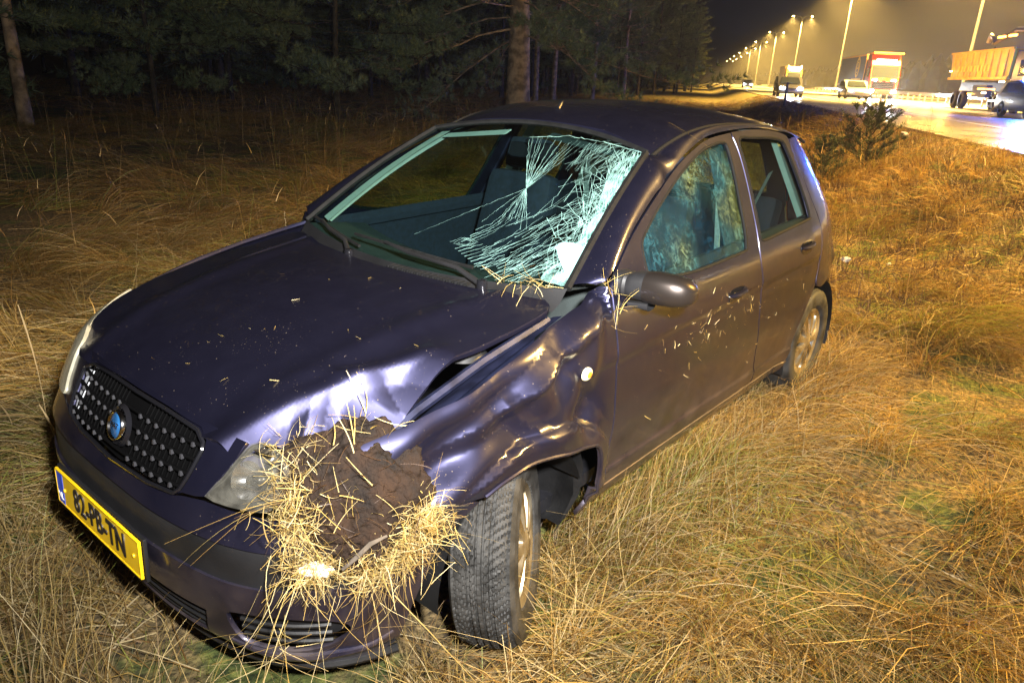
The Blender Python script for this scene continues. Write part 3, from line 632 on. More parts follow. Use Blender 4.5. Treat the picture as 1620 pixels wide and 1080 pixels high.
for k in range(34):       # fan rising to the header
    f_ = max(0.0, (k + rng.uniform(-.3, .3)) / 33); top = (840 + 165 * f_ + rng.normal(0, 3), 219 + 22 * f_ ** 1.5 + rng.normal(0, 3)); ln = 1.0 if f_ < .45 else rng.uniform(.6, 1)
    mid = ((833 + top[0]) / 2 + 6 * f_ - 4, (299 + top[1]) / 2 + 4 - 8 * f_)
    if f_ < .5: crack([N0, mid, top], .0026, .8)
    else: crack([top, (top[0] - 60 * ln * f_, top[1] + 42 * ln)], .0024, 1.2)
for k in range(13):       # fan falling to the lower left
    f_ = k / 12; crack([N0, (833 - 44 * f_ + 3 * rng.normal(), 358 + rng.uniform(-12, 10) - 3 * f_)], .0024, .9)
crack([(838, 218), (900, 216), (960, 226), (1015, 242)], .006, 1.0, False); crack([(838, 222), (834, 260), N0], .003)
crack([N0, (780, 320), (720, 345), (655, 372)], .0022, .7); crack([N0, (790, 330), (762, 352)], .0022, 1)
for k in range(70):       # long slanting streaks
    x0 = rng.uniform(735, 900); y0 = 352 + (900 - x0) * .12 + rng.uniform(-8, 88); L_ = rng.uniform(30, 110); crack([(x0, y0), (x0 + L_ * .55, y0 - L_ * .24), (x0 + L_, y0 - L_ * .56)], .0019, .8)
for k in range(9): crack([(720 + k * 5, 395 + k * 4), (757 + k * 7, 384 + k * 3.4)], .003, .6)
for k in range(4): crack([(712 + 6 * k, 384 + 3 * math.sin(k)), (730 + 5 * k, 378), (746 + 3 * k, 384), (735 + 4 * k, 391), (716 + 5 * k, 387)], .0016, .8)
def star(cx, cy, R_, nr, rings, ax=.8, ay=1.1, rot=0.0, skip=.35):      # impact star: spokes and broken rings
    ang = np.sort(rng.uniform(0, 2 * math.pi, nr)); f_ = lambda a, r: (cx + ax * r * math.cos(a), cy + ay * r * math.sin(a)); prev = None
    for a in ang: r1 = R_ * rng.uniform(.45, 1.25); crack([f_(a, 3), f_(a + rng.normal(0, .05), r1 * .5), f_(a + rng.normal(0, .08), r1)], .0022, .7, True, 9)
    for r in rings:
        rr_ = r * rng.uniform(.85, 1.15, nr)
        for q in range(nr):
            if rng.random() > skip: crack([f_(ang[q], rr_[q]), f_(ang[(q + 1) % nr] + (2 * math.pi if q == nr - 1 else 0), rr_[(q + 1) % nr])], .0018, .4, False, 14)
star(962, 292, 62, 26, (9, 17, 27, 40, 56)); star(925, 352, 66, 28, (8, 15, 25, 37, 52, 66)); star(985, 262, 40, 18, (7, 14, 24, 34)); star(893, 412, 46, 22, (7, 14, 24, 36)); star(940, 318, 30, 16, (6, 12, 20), skip=.2)
for k in range(60): y = rng.uniform(235, 445); xe = 1018 - (y - 245) * .55; x = xe - rng.uniform(10, 120); l = rng.uniform(15, 60); a = rng.normal(-.45, .2); crack([(x, y), (x + l * math.cos(a), y + l * math.sin(a))], .0016, .5, True, 9)
for k in range(260):      # short splinters along the crushed right edge
    y = rng.uniform(245, 452); xe = 1018 - (y - 245) * .56; x = xe - abs(rng.normal(0, 16)) - 2; a = rng.uniform(-1.4, -.3); l = rng.uniform(8, 30); crack([(x, y), (x + l * math.cos(a) * .6, y + l * math.sin(a))], .0035, 1)
for k in range(60):
    x = rng.uniform(760, 905); y = rng.uniform(415, 450) + (x - 900) * .12; l = rng.uniform(10, 40); crack([(x, y), (x + l, y - l * rng.uniform(.2, .8))], .002, 1)
cme = mesh_np('glass_cracks', np.array(crV), np.array(crF)); co = link('glass_cracks', cme, M['crack'], WS); co['kind'] = 'stuff'
# crushed opaque band of glass
def crush_mat():
    m = thin_glass('crushed_glass_band', (0.5, 0.75, 0.72)); nt = m.node_tree; N = nt.nodes; L = nt.links; out = N['Material Output']; last = out.inputs['Surface'].links[0].from_socket
    df = N.new('ShaderNodeBsdfDiffuse'); df.inputs[0].default_value = (.24, .46, .42, 1); tc = N.new('ShaderNodeTexCoord')
    v_ = N.new('ShaderNodeTexVoronoi'); v_.feature = 'DISTANCE_TO_EDGE'; v_.inputs['Scale'].default_value = 230; n = N.new('ShaderNodeTexNoise'); n.inputs['Scale'].default_value = 14; n.inputs['Detail'].default_value = 6
    L.new(tc.outputs['Object'], v_.inputs['Vector']); L.new(tc.outputs['Object'], n.inputs['Vector'])
    r = N.new('ShaderNodeMapRange'); r.inputs[1].default_value = .25; r.inputs[2].default_value = .0; r.inputs[3].default_value = .0; r.inputs[4].default_value = .85; L.new(v_.outputs['Distance'], r.inputs[0])
    r2 = N.new('ShaderNodeMapRange'); r2.inputs[1].default_value = .40; r2.inputs[2].default_value = .62; L.new(n.outputs['Fac'], r2.inputs[0])
    a = N.new('ShaderNodeMath'); a.operation = 'MULTIPLY'; L.new(r.outputs[0], a.inputs[0]); L.new(r2.outputs[0], a.inputs[1])
    a2 = N.new('ShaderNodeMath'); a2.operation = 'ADD'; L.new(a.outputs[0], a2.inputs[0]); m3 = N.new('ShaderNodeMath'); m3.operation = 'MULTIPLY'; L.new(r2.outputs[0], m3.inputs[0]); m3.inputs[1].default_value = .35; L.new(m3.outputs[0], a2.inputs[1])
    mx = N.new('ShaderNodeMixShader'); L.new(a2.outputs[0], mx.inputs[0]); L.new(last, mx.inputs[1]); L.new(df.outputs[0], mx.inputs[2]); L.new(mx.outputs[0], out.inputs['Surface']); return m
MC = crush_mat()
for k, pl in enumerate(([(1014, 246), (1000, 290), (975, 335), (945, 390), (905, 452), (880, 450), (855, 440), (880, 415), (915, 380), (940, 340), (955, 300), (975, 262)], [(880, 392), (905, 384), (935, 400), (915, 430), (900, 440)])):
    s_, t_ = glass_pt(sm(pl, 3)); s_ = np.clip(s_, -.985, 1); t_ = np.clip(t_, .01, .985)
    panel('crushed_glass', list(zip(s_, t_)), wsh, MC if k == 0 else mat('opaque_glass_flake', (.24, .50, .47), .4), res=.05, off=.0015 + .0015 * k, flange=0, parent=WS, ref=(2.0, 0, .6))
# ---- mirrors
for side in (-1,):
    c = Vector(body(np.array([side * (1.30 + .4)]), np.array([.985]))[0])
    mb = MB()
    base = c + Vector((.0, side * .02, -.015))
    # black ribbed neck flowing into the painted shell
    prof = [(0.0, .036), (.03, .045), (.06, .050), (.085, .052)]
    G = []
    def sect(y, w, h, x0, z0, n=18):
        w *= .86; h *= .80
        return [(x0 + w * math.copysign(abs(math.cos(a)) ** .75, math.cos(a)), y, z0 + h * math.copysign(abs(math.sin(a)) ** .75, math.sin(a))) for a in [2 * math.pi * k / n for k in range(n)]]
    def skin(secs, name, m, parent):
        n = len(secs[0]); V = [p for s_ in secs for p in s_]; F = [(i * n + k, i * n + (k + 1) % n, (i + 1) * n + (k + 1) % n, (i + 1) * n + k) for i in range(len(secs) - 1) for k in range(n)] + [tuple(range(n)), tuple((len(secs) - 1) * n + k for k in range(n))]
        return MB().add(V, F).build(name, m, parent, smooth=True)
    bx, by, bz = c
    S1 = [sect(by + side * d, w, h, bx + dx, bz + dz) for d, w, h, dx, dz in ((-.02, .05, .045, 0, 0), (.0, .058, .052, 0, 0), (.012, .05, .047, .0, 0), (.02, .054, .05, .002, 0), (.028, .048, .046, .003, 0), (.036, .052, .05, .004, .0), (.05, .055, .055, .006, .002), (.085, .055, .058, .01, .004))]
    MR = skin(S1, 'door_mirror', M['black_plastic'], CAR)
    S2 = [sect(by + side * d, w, h, bx + dx, bz + dz) for d, w, h, dx, dz in ((.086, .057, .060, .01, .004), (.12, .060, .063, .014, .005), (.17, .058, .060, .022, .004), (.205, .048, .050, .030, .002), (.225, .03, .032, .036, 0), (.232, .012, .014, .038, 0))]
    skin(S2, 'mirror_shell', mat('mirror_shell_paint', (.055, .045, .040), .32, .8, coat=.6) if side < 0 else PT, MR)
    g = MB().box((bx + .062, by + side * .13, bz + .004), (.004, .14, .075)).build('mirror_glass', M['chrome'], MR, bevel=.0015)
    MB().add(sect(by + side * .10, .03, .02, bx + .01, bz - .055, 12) + sect(by + side * .03, .03, .012, bx + .01, bz - .06, 12), [(k, (k + 1) % 12, 12 + (k + 1) % 12, 12 + k) for k in range(12)]).build('mirror_foot', M['black_plastic'], MR, smooth=True)
# ---- number plate
PL = MB().box((0, 0, 0), (.006, .52, .11)).build('number_plate', M['yellow_plate'], CAR, bevel=.002); PL.location = (-.022, 0, .404); PL.rotation_euler = (0, math.radians(2), 0)
rim = MB()
for a, b, d in ((0, .0525, (.003, .516, .003)), (0, -.0525, (.003, .516, .003)), (.2575, 0, (.003, .003, .104)), (-.2575, 0, (.003, .003, .104))): rim.box((-.0035, a, b), d)
rim.build('plate_border', M['yellow_plate'], PL)
MB().box((-.0028, .236, 0), (.002, .044, .104)).build('blue_band', M['plate_blue'], PL)
t_ = text_mesh('registration', '82-PB-TN', .098, M['plate_black'], PL, .0012, .80, .0012); t_.rotation_euler = (math.radians(90), 0, math.radians(-90)); t_.location = (-.0042, -.022, .001)
t_ = text_mesh('country_letters', 'NL', .030, mat('white_print', (.8, .8, .8), .5), PL, .0006, .9); t_.rotation_euler = (math.radians(90), 0, math.radians(-90)); t_.location = (-.0045, .236, -.028)
for y in (.205, -.225): MB().lathe([(0, -.004), (.005, -.003), (.006, 0)], 12, axis='x', c=(-.003, y, 0)).build('screw', M['yellow_plate'], PL, smooth=True)
ph = MB().box((.010, 0, -.002), (.010, .535, .125)).build('plate_holder', M['black_plastic'], PL, bevel=.003)
# ---- wheels
def wheel(loc, steer, camber, side, detail=True):
    W_ = empty('wheel', (0, 0, 0)); W_.parent = CAR; W_.location = loc; W_.rotation_euler = (camber, 0, steer)
    n = 300 if detail else 64
    # tyre section: y from -0.0875 to .0875
    ys = np.concatenate([np.linspace(-.072, .072, 73 if detail else 15)]); V = []
    prof = [(.180, -.066), (.186, -.080), (.205, -.090), (.235, -.094), (.262, -.089), (.279, -.079)] 
    tread = [(.2905 - .012 * (abs(y) / .072) ** 4, y) for y in ys]
    full = prof + tread + [(r, -y) for r, y in reversed(prof)]
    A = np.linspace(0, 2 * math.pi, n, endpoint=False)
    for r, y in full:
        rr = np.full(n, r)
        if detail and abs(y) <= .0721:
            for gy, gw in ((-.030, .0042), (.030, .0042), (-.008, .0032), (.010, .0032)):
                if abs(y - gy) < gw: rr -= .0075
            ph_ = (A * .29 / .0235 + (abs(y) - .01) * (28 if y > 0 else 34)) % 1.0
            if abs(y) > .012: rr -= .006 * (ph_ < .17)
            ph2 = (A * .29 / .0078 + y * 12) % 1.0; rr -= .0016 * (ph2 < .3)
        V.append(np.stack([rr * np.cos(A), np.full(n, y), rr * np.sin(A)], 1))
    V = np.concatenate(V); m_ = len(full); k = np.arange(n); kn = (k + 1) % n
    F = np.concatenate([np.stack([i * n + k, i * n + kn, (i + 1) * n + kn, (i + 1) * n + k], 1) for i in range(m_ - 1)])
    T_ = link('tyre', mesh_np('tyre', V, F, smooth=not detail), M['tyre'], W_)
    R_ = MB().lathe([(.180, -.066), (.172, -.06), (.165, -.02), (.150, .0), (.165, .02), (.172, .060), (.180, .066)], 48, axis='y').build('rim', M['steel'], W_, smooth=True)
    so_ = side * .060
    # wheel cover: ring, eight spokes with oval openings and a centre boss
    hc = MB().lathe([(.184, 0), (.186, side * .010), (.178, side * .016), (.160, side * .014), (.150, side * .010), (.150, side * .004)], 48, axis='y', c=(0, so_, 0))
    C_ = hc.build('wheel_cover', M['rim'], W_, smooth=True)
    for q in range(9):
        a = 2 * math.pi * q / 9; rt = Euler((0, a, 0)).to_matrix(); v = []
        for r, w, h in ((.045, .016, .022), (.09, .019, .020), (.13, .027, .016), (.153, .045, .010)):
            for sx, sh in ((-1, -.004), (-.8, h), (.8, h), (1, -.004)): v.append(rt @ Vector((r, so_ + side * sh, sx * w)))
        f = [(i * 4 + j, i * 4 + j + 1, (i + 1) * 4 + j + 1, (i + 1) * 4 + j) for i in range(3) for j in range(3)]
        MB().add(v, f).build('spoke', M['rim'], C_, smooth=True)
    MB().lathe([(0, side * .026), (.03, side * .025), (.048, side * .018), (.055, side * .0)], 32, axis='y', c=(0, so_, 0)).build('hub_cap', M['rim'], C_, smooth=True)
    MB().lathe([(0, 0), (.15, 0)], 32, axis='y', c=(0, side * .03, 0)).build('wheel_disc', M['steel'], W_, smooth=True)
    return W_
wheel((.795, -.735, .268), math.radians(31), math.radians(-6), -1)
wheel((.79, .70, .285), math.radians(31), 0, 1, False)
wheel((3.25, -.715, .30), 0, math.radians(0), -1, False); wheel((3.25, .70, .29), 0, 0, 1, False)
# ---- arch liners (left front one torn loose), underbody, engine bay, inner shell
def liner(cx, cz, side, r=.36, a0=-15, a1=195, name='arch_liner', w=.20):
    mb = MB(); n = 22; V = []
    for k in range(n + 1):
        a = math.radians(a0 + (a1 - a0) * k / n)
        for j, yy in enumerate((side * .800, side * (.79 - w * .5), side * (.79 - w), side * (.78 - w * 1.6))):
            rr = r if j < 3 else .05
            V.append((cx + rr * math.cos(a), yy, cz + rr * math.sin(a)))
    F = [(i * 4 + j, i * 4 + j + 1, (i + 1) * 4 + j + 1, (i + 1) * 4 + j) for i in range(n) for j in range(3)]
    return mb.add(V, F).build(name, M['liner'], CAR, smooth=True)
liner(.80, .27, -1, .325, 20, 185); liner(.79, .29, 1, .35); liner(3.25, .29, -1, .345); liner(3.25, .29, 1, .345)
# hanging flap of the torn liner behind the front wheel
V = []; 
fl = [(1.02, .57), (1.10, .50), (1.135, .40), (1.14, .30), (1.12, .22), (1.07, .165)]
for i, (x, z) in enumerate(fl):
    for j in range(7):
        y = -.80 + j * .045 + .01 * math.sin(i * 1.7); V.append((x + .012 * math.sin(j * 1.9 + i), y + (.01 * i if j == 0 else 0), z + (.02 * math.sin(j * 1.3) if i > 3 else 0) + (.012 * j if i == 5 else 0)))
MB().add(V, [(i * 7 + j, i * 7 + j + 1, (i + 1) * 7 + j + 1, (i + 1) * 7 + j) for i in range(5) for j in range(6)]).build('torn_liner_flap', M['liner'], CAR, smooth=True)
MB().box((1.98, 0, .235), (2.1, 1.36, .05)).build('floor_pan', M['engine_dark'], CAR)
MB().box((3.2, 0, .42), (.9, .95, .3)).build('boot_floor', M['engine_dark'], CAR)
eb = MB().box((.62, 0, .33), (.66, .86, .26)).build('engine_block', M['engine_dark'], CAR, bevel=.03)
MB().box((.57, -.15, .62), (.40, .46, .26)).build('air_filter', M['engine_dark'], eb, bevel=.03)
MB().box((.50, -.41, .67), (.26, .17, .18)).build('battery', M['engine_dark'], eb, bevel=.01)
rl = MB().tube([(.20, -.62, .60), (.36, -.63, .67), (.55, -.635, .75), (.80, -.64, .82), (1.08, -.65, .88)], .014, 6).build('inner_wing_rail', M['engine_metal'], CAR, smooth=True)
ii = MB(); n_ = 16; V = []
for k in range(n_):
    x = .22 + .88 * k / (n_ - 1); z = .60 + .30 * (k / (n_ - 1)) ** .8 
    V += [(x, -.69, z + .0), (x, -.655, z - .012), (x, -.60, z - .05), (x, -.585, z - .12), (x, -.58, .30)]
ii.add(V, [(i * 5 + j, i * 5 + j + 1, (i + 1) * 5 + j + 1, (i + 1) * 5 + j) for i in range(n_ - 1) for j in range(4)]).build('inner_wing', M['engine_metal'], CAR, smooth=True)
MB().lathe([(0, .03), (.02, .03), (.03, .015), (.06, .01), (.075, -.01)], 24, c=(.80, -.56, .83)).build('strut_top', M['steel'], CAR, smooth=True)
MB().tube([(.42, -.57, .74), (.5, -.56, .77), (.6, -.57, .80), (.68, -.55, .83)], .010, 8).build('hose', M['rubber'], CAR, smooth=True)
MB().tube([(.36, -.62, .70), (.44, -.60, .735), (.52, -.625, .77)], .006, 8).build('bracket', M['chrome'], CAR, smooth=True)
MB().box((.64, -.60, .845), (.07, .05, .02), Euler((0, -.3, 0)).to_matrix()).build('clip', M['cream'], CAR, bevel=.004)
inner = lambda t, v: body(t, v) - nrm_out(t, v) * .035
def nrm_out(t, v):
    n = nrm(body, t, v); c = body(t, v) - np.array([1.9, 0, .6]); s_ = np.sign(np.einsum('...i,...i->...', c, n)); return n * s_[..., None]
for S_, side in ((SL, -1), (SR, 1)):
    panel('door_trim', S_([(1.24, .27), (3.0, .27), (3.1, .60), (3.3, .68), (3.9, .55), (3.9, .94), (1.24, .915)]), body, M['interior'], res=.06, off=-.045, flange=0)
    # belt-line top of the door trim
    MB().tube(body(side * (np.linspace(1.25, 3.1, 20) + .4), np.linspace(.92, .955, 20)) - np.array([0, side * .06, 0]), .035, 6).build('door_top', M['interior'], CAR, smooth=True)
    # pillars inside
    po = wsh(np.full(12, side * .965), np.linspace(.06, .98, 12)) + np.array([.035, 0, -.012]); po2 = po + np.array([.05, side * .02, -.03]); po0 = wsh(np.full(12, side * (.90 if side < 0 else .875)), np.linspace(.06, .98, 12)) + np.array([.03, 0, -.014])
    V = [tuple(p) for tri in zip(po0, po, po2) for p in tri]; MB().add(V, [(i * 3 + j, i * 3 + j + 1, (i + 1) * 3 + j + 1, (i + 1) * 3 + j) for i in range(11) for j in range(2)]).build('pillar_trim', M['trim_light'], CAR, smooth=True)
    MB().add([(x, side * y, z) for x, y, z in ((2.31, .70, .93), (2.42, .70, .93), (2.46, .52, 1.33), (2.40, .52, 1.33))] + [(x, side * (y - .05), z) for x, y, z in ((2.31, .70, .93), (2.42, .70, .93), (2.46, .52, 1.33), (2.40, .52, 1.33))], [(0, 1, 2, 3), (7, 6, 5, 4), (0, 3, 7, 4), (1, 2, 6, 5), (0, 1, 5, 4)]).build('centre_pillar_trim', M['trim_light'] if side > 0 else M['dash'], CAR)
    MB().add([(x, side * y, z) for x, y, z in ((3.12, .70, .95), (3.42, .62, .95), (3.25, .50, 1.32), (3.03, .52, 1.34))] + [(x, side * (y - .03), z) for x, y, z in ((3.12, .70, .95), (3.42, .62, .95), (3.25, .50, 1.32), (3.03, .52, 1.34))], [(0, 1, 2, 3), (7, 6, 5, 4), (0, 3, 7, 4), (1, 2, 6, 5)]).build('rear_pillar_trim', M['trim_light'], CAR)
    bt_ = MB()
    for (a, b) in (((2.40, side * .54, 1.27), (2.34, side * .64, .60)), ((3.00, side * .54, 1.18), (2.88, side * .45, .80))):
        a, b = Vector(a), Vector(b); w_ = Vector((.024, 0, .006)); bt_.add([a - w_, a + w_, b + w_, b - w_, a - w_ + Vector((0, .003, 0)), a + w_ + Vector((0, .003, 0)), b + w_ + Vector((0, .003, 0)), b - w_ + Vector((0, .003, 0))], [(0, 1, 2, 3), (7, 6, 5, 4)])
    bt_.build('seat_belt', M['belt'], CAR)
hd = MB(); V = []
for i, x in enumerate(np.linspace(1.86, 3.4, 12)):
    for j, y in enumerate(np.linspace(-.53, .53, 9)): p = roof(np.array([x]), np.array([y]))[0]; V.append((p[0], p[1], p[2] - .03))
hd.add(V, [(i * 9 + j, i * 9 + j + 1, (i + 1) * 9 + j + 1, (i + 1) * 9 + j) for i in range(11) for j in range(8)]).build('headliner', M['headliner'], CAR, smooth=True)
def seat(x, y, lean=.25):
    S_ = MB().box((x, y, .52), (.50, .48, .14)).build('seat', M['interior'], CAR, smooth=True, bevel=.05)
    r = Euler((0, lean, 0)).to_matrix(); MB().box((x + .33, y, .84), (.13, .46, .60), r, .15).build('backrest', M['interior'], S_, smooth=True, bevel=.05)
    MB().box((x + .43, y, 1.215), (.08, .26, .15), r, .1).build('headrest', M['interior'], S_, smooth=True, bevel=.03)
    for d in (-.05, .05): MB().tube([(x + .40, y + d, 1.08), (x + .425, y + d, 1.17)], .006, 8).build('headrest_stalk', M['chrome'], S_, smooth=True)
seat(1.78, -.36); seat(1.80, .36)
RS = MB().box((2.72, 0, .50), (.5, 1.15, .16)).build('rear_seat', M['interior'], CAR, smooth=True, bevel=.05); MB().box((3.05, 0, .80), (.12, 1.15, .50), Euler((0, .3, 0)).to_matrix()).build('backrest', M['interior'], RS, smooth=True, bevel=.04)
# dashboard swept across
V = []
for q in np.linspace(-1, 1, 25):
    a = wsh(np.array([q * .99]), np.array([.0]))[0]; hump = .035 * math.exp(-((q + .55) / .25) ** 2)
    V += [(a[0] + .01, a[1], a[2] - .01), (a[0] + .15, a[1], a[2] - .025 + hump * .4), (a[0] + .30, a[1], a[2] - .045 + hump), (a[0] + .34 - .06 * q * q, a[1], a[2] - .08 + hump * .6), (a[0] + .30 - .06 * q * q, a[1], a[2] - .30), (a[0] + .26, a[1], a[2] - .52)]
DB = MB().add(V, [(i * 6 + j, i * 6 + j + 1, (i + 1) * 6 + j + 1, (i + 1) * 6 + j) for i in range(24) for j in range(5)]).build('dashboard', M['dash'], CAR, smooth=True)
sw = [Vector((1.50, -.36, .93)) + Euler((0, math.radians(-62 + 90), 0)).to_matrix() @ Vector((.185 * math.cos(a) * -.0 + 0, .185 * math.cos(a), .185 * math.sin(a))) for a in np.linspace(0, 2 * math.pi, 33)]
SW = MB().tube(sw, .014, 8, cap=False).build('steering_wheel', M['gloss_black'], CAR, smooth=True)
MB().lathe([(0, .03), (.05, .028), (.065, .0), (.04, -.03)], 20, axis='x', c=(1.50, -.36, .93)).build('steering_boss', M['black_plastic'], SW, smooth=True)
for a in (0, math.pi, -math.pi / 2): MB().tube([sw[0] * 0 + Vector((1.50, -.36, .93)), Vector((1.50, -.36, .93)) + Euler((0, math.radians(28), 0)).to_matrix() @ Vector((0, .18 * math.cos(a), .18 * math.sin(a)))], .012, 6).build('spoke', M['gloss_black'], SW, smooth=True)
mr = wsh(np.array([-.02]), np.array([.86]))[0]; MI = MB().box((mr[0] + .07, -.01, mr[2] - .055), (.03, .22, .06), Euler((0, .25, .15)).to_matrix()).build('rear_view_mirror', M['gloss_black'], CAR, smooth=True, bevel=.012)
MB().tube([(mr[0] + .02, -.01, mr[2] - .01), (mr[0] + .06, -.01, mr[2] - .05)], .008, 8).build('mirror_stem', M['gloss_black'], MI, smooth=True)
for s0, s1 in ((-.88, -.10), (.30, .90)):    # sun visors folded up, pale
    V = [tuple(wsh(np.array([s_]), np.array([t_]))[0] + np.array([.03 + dx, 0, -.025])) for dx in (0, .008) for s_, t_ in ((s0, .99), (s1, .99), (s1, .93), (s0, .93))]
    MB().add(V, [(0, 1, 2, 3), (7, 6, 5, 4), (0, 1, 5, 4), (1, 2, 6, 5), (2, 3, 7, 6), (3, 0, 4, 7)]).build('sun_visor', M['dash'] if s0 < 0 else M['trim_light'], CAR, bevel=.004)
# aerial and debris on the roof
MB().tube([tuple(roof(np.array([1.98]), np.array([0.03]))[0]), tuple(roof(np.array([1.98]), np.array([0.03]))[0] + np.array([.03, 0, .03]))], [.014, .006], 10).build('aerial_base', M['gloss_black'], CAR, smooth=True)
# ------------------------------------------------------------------ place frame: D runs along the motorway, Q to its side
DX = np.array([0.89526761, 0.4455288]); QX = np.array([0.4455288, -0.89526761]); RZ = .75; Q0 = 5.05
def W2(d, q, z=0.0): p = CC[:2] + DX * d + QX * q; return Vector((p[0], p[1], z))
def dq(x, y): r0 = x - CC[0]; r1 = y - CC[1]; return r0 * DX[0] + r1 * DX[1], r0 * QX[0] + r1 * QX[1]
def vnoise(x, y, s=1.0, seed=0):
    """cheap smooth value noise, vectorised"""
    x = np.asarray(x) / s + seed * 17.3; y = np.asarray(y) / s - seed * 9.1; xi = np.floor(x); yi = np.floor(y); fx = x - xi; fy = y - yi
    h = lambda a, b: np.modf(np.abs(np.sin(a * 127.1 + b * 311.7 + seed) * 43758.5453))[0]
    u = fx * fx * (3 - 2 * fx); v = fy * fy * (3 - 2 * fy)
    return (h(xi, yi) * (1 - u) + h(xi + 1, yi) * u) * (1 - v) + (h(xi, yi + 1) * (1 - u) + h(xi + 1, yi + 1) * u) * v
def ground_z(x, y):
    d, q = dq(np.asarray(x, float), np.asarray(y, float)); r = sstep((q - 1.9) / 3.0)
    b = (vnoise(x, y, .9, 1) - .5) * .09 + (vnoise(x, y, .33, 2) - .5) * .035 + (vnoise(x, y, 5, 3) - .5) * .16 * np.clip((np.hypot(x - 1.9, y) - 3) / 4, 0, 1) * np.clip((34 - np.hypot(x - 1.9, y)) / 14, .12, 1)
    near = np.clip((np.hypot((x - 1.9) / 2.3, y / 1.1) - .9) / .5, .25, 1)
    return b * near * (1 - r) * np.clip((34 - np.hypot(d, q)) / 20, 0, 1) - .01 + r * (RZ - .05)
def grid_axis(a, b, c, fine, mx):
    out = [c]; st = fine
    while out[-1] < b: out.append(out[-1] + st); st = min(st * 1.09, mx)
    lo = [c]; st = fine
    while lo[-1] > a: lo.append(lo[-1] - st); st = min(st * 1.09, mx)
    return np.array(lo[::-1] + out[1:])
dd_ = grid_axis(-60, 2200, 3, .07, 60); qq_ = grid_axis(-900, 900, 1.5, .07, 40)
Dg, Qg = np.meshgrid(dd_, qq_); X = CC[0] + DX[0] * Dg + QX[0] * Qg; Y = CC[1] + DX[1] * Dg + QX[1] * Qg; Z = ground_z(X, Y)
nx, ny = len(dd_), len(qq_); i_, j_ = np.meshgrid(np.arange(nx - 1), np.arange(ny - 1)); a = (j_ * nx + i_).ravel()
gme = mesh_np('ground', np.stack([X, Y, Z], -1).reshape(-1, 3), np.stack([a, a + nx, a + nx + 1, a + 1], 1))
def ground_mat():
    m = mat('thatch_and_moss', (0.16, 0.11, 0.05), 0.9, bump=1.0, bscale=45); nt = m.node_tree; N = nt.nodes; L = nt.links; b = N['Principled BSDF']; tc = N.new('ShaderNodeTexCoord')
    def ramp(scale, stops, det=8, dist=0.4):
        n = N.new('ShaderNodeTexNoise'); n.inputs['Scale'].default_value = scale; n.inputs['Detail'].default_value = det; n.inputs['Distortion'].default_value = dist; L.new(tc.outputs['Object'], n.inputs['Vector'])
        r = N.new('ShaderNodeValToRGB'); e = r.color_ramp.elements; e[0].position, e[0].color = stops[0][0], (*stops[0][1], 1); e[1].position, e[1].color = stops[-1][0], (*stops[-1][1], 1)
        for p_, c_ in stops[1:-1]: q = e.new(p_); q.color = (*c_, 1)
        L.new(n.outputs['Fac'], r.inputs[0]); return r.outputs[0]
    fine = ramp(38, [(.35, (.035, .024, .012)), (.5, (.12, .085, .035)), (.68, (.26, .18, .08))])
    moss = ramp(30, [(.35, (.02, .035, .008)), (.55, (.08, .10, .02)), (.7, (.17, .18, .04))])
    msk = ramp(1.6, [(.50, (0, 0, 0)), (.58, (1, 1, 1))], 5, 1.0)
    mx = N.new('ShaderNodeMix'); mx.data_type = 'RGBA'; L.new(msk, mx.inputs[0]); L.new(fine, mx.inputs[6]); L.new(moss, mx.inputs[7]); L.new(mx.outputs[2], b.inputs['Base Color']); return m
GROUND = link('ground', gme, ground_mat()); tag(GROUND, 'rough heath ground of thatch, moss and bare soil under the car', kind='structure')
# ---- road
ROAD = MB()
def strip(mb, d0, d1, q0, q1, z, th=.0, step=40):
    ds = [d0]
    while ds[-1] < d1: ds.append(min(ds[-1] + step, d1))
    V = []; 
    for d in ds:
        for q, zz in ((q0, z - th), (q0, z), (q1, z), (q1, z - th)) if th else ((q0, z), (q1, z)): V.append(W2(d, q, zz))
    k = 4 if th else 2; F = [(i * k + j, i * k + j + 1, (i + 1) * k + j + 1, (i + 1) * k + j) for i in range(len(ds) - 1) for j in range(k - 1)]
    mb.add(V, F); return mb
asphalt = mat('wet_asphalt', (0.24, 0.23, 0.21), 0.34, var=.35, vscale=.8, bump=.12, bscale=90, rvar=.10, spec=.7)
o = strip(MB(), -60, 1500, Q0, 19.2, RZ, .2).build('motorway_road', asphalt); tag(o, 'wet motorway carriageway glaring in lamp and headlamp light', kind='structure')
o = strip(MB(), -60, 1500, 21.0, 34.0, RZ, .2).build('motorway_road', asphalt); tag(o, 'far motorway carriageway behind the central reservation', kind='structure')
wl = mat('road_paint', (.75, .75, .72), .5, var=.1, vscale=3)
mk = MB(); strip(mk, -60, 1500, Q0 + 3.1, Q0 + 3.3, RZ + .005); strip(mk, -60, 1500, 18.4, 18.6, RZ + .005); strip(mk, -60, 1500, 22, 22.2, RZ + .005)
for q in (11.8, 15.2, 26, 29.5):
    for d in range(-48, 500, 12): strip(mk, d, d + 3, q, q + .15, RZ + .005)
tag(mk.build('road_marking', wl), 'white lane and edge lines painted on the motorway', kind='structure')
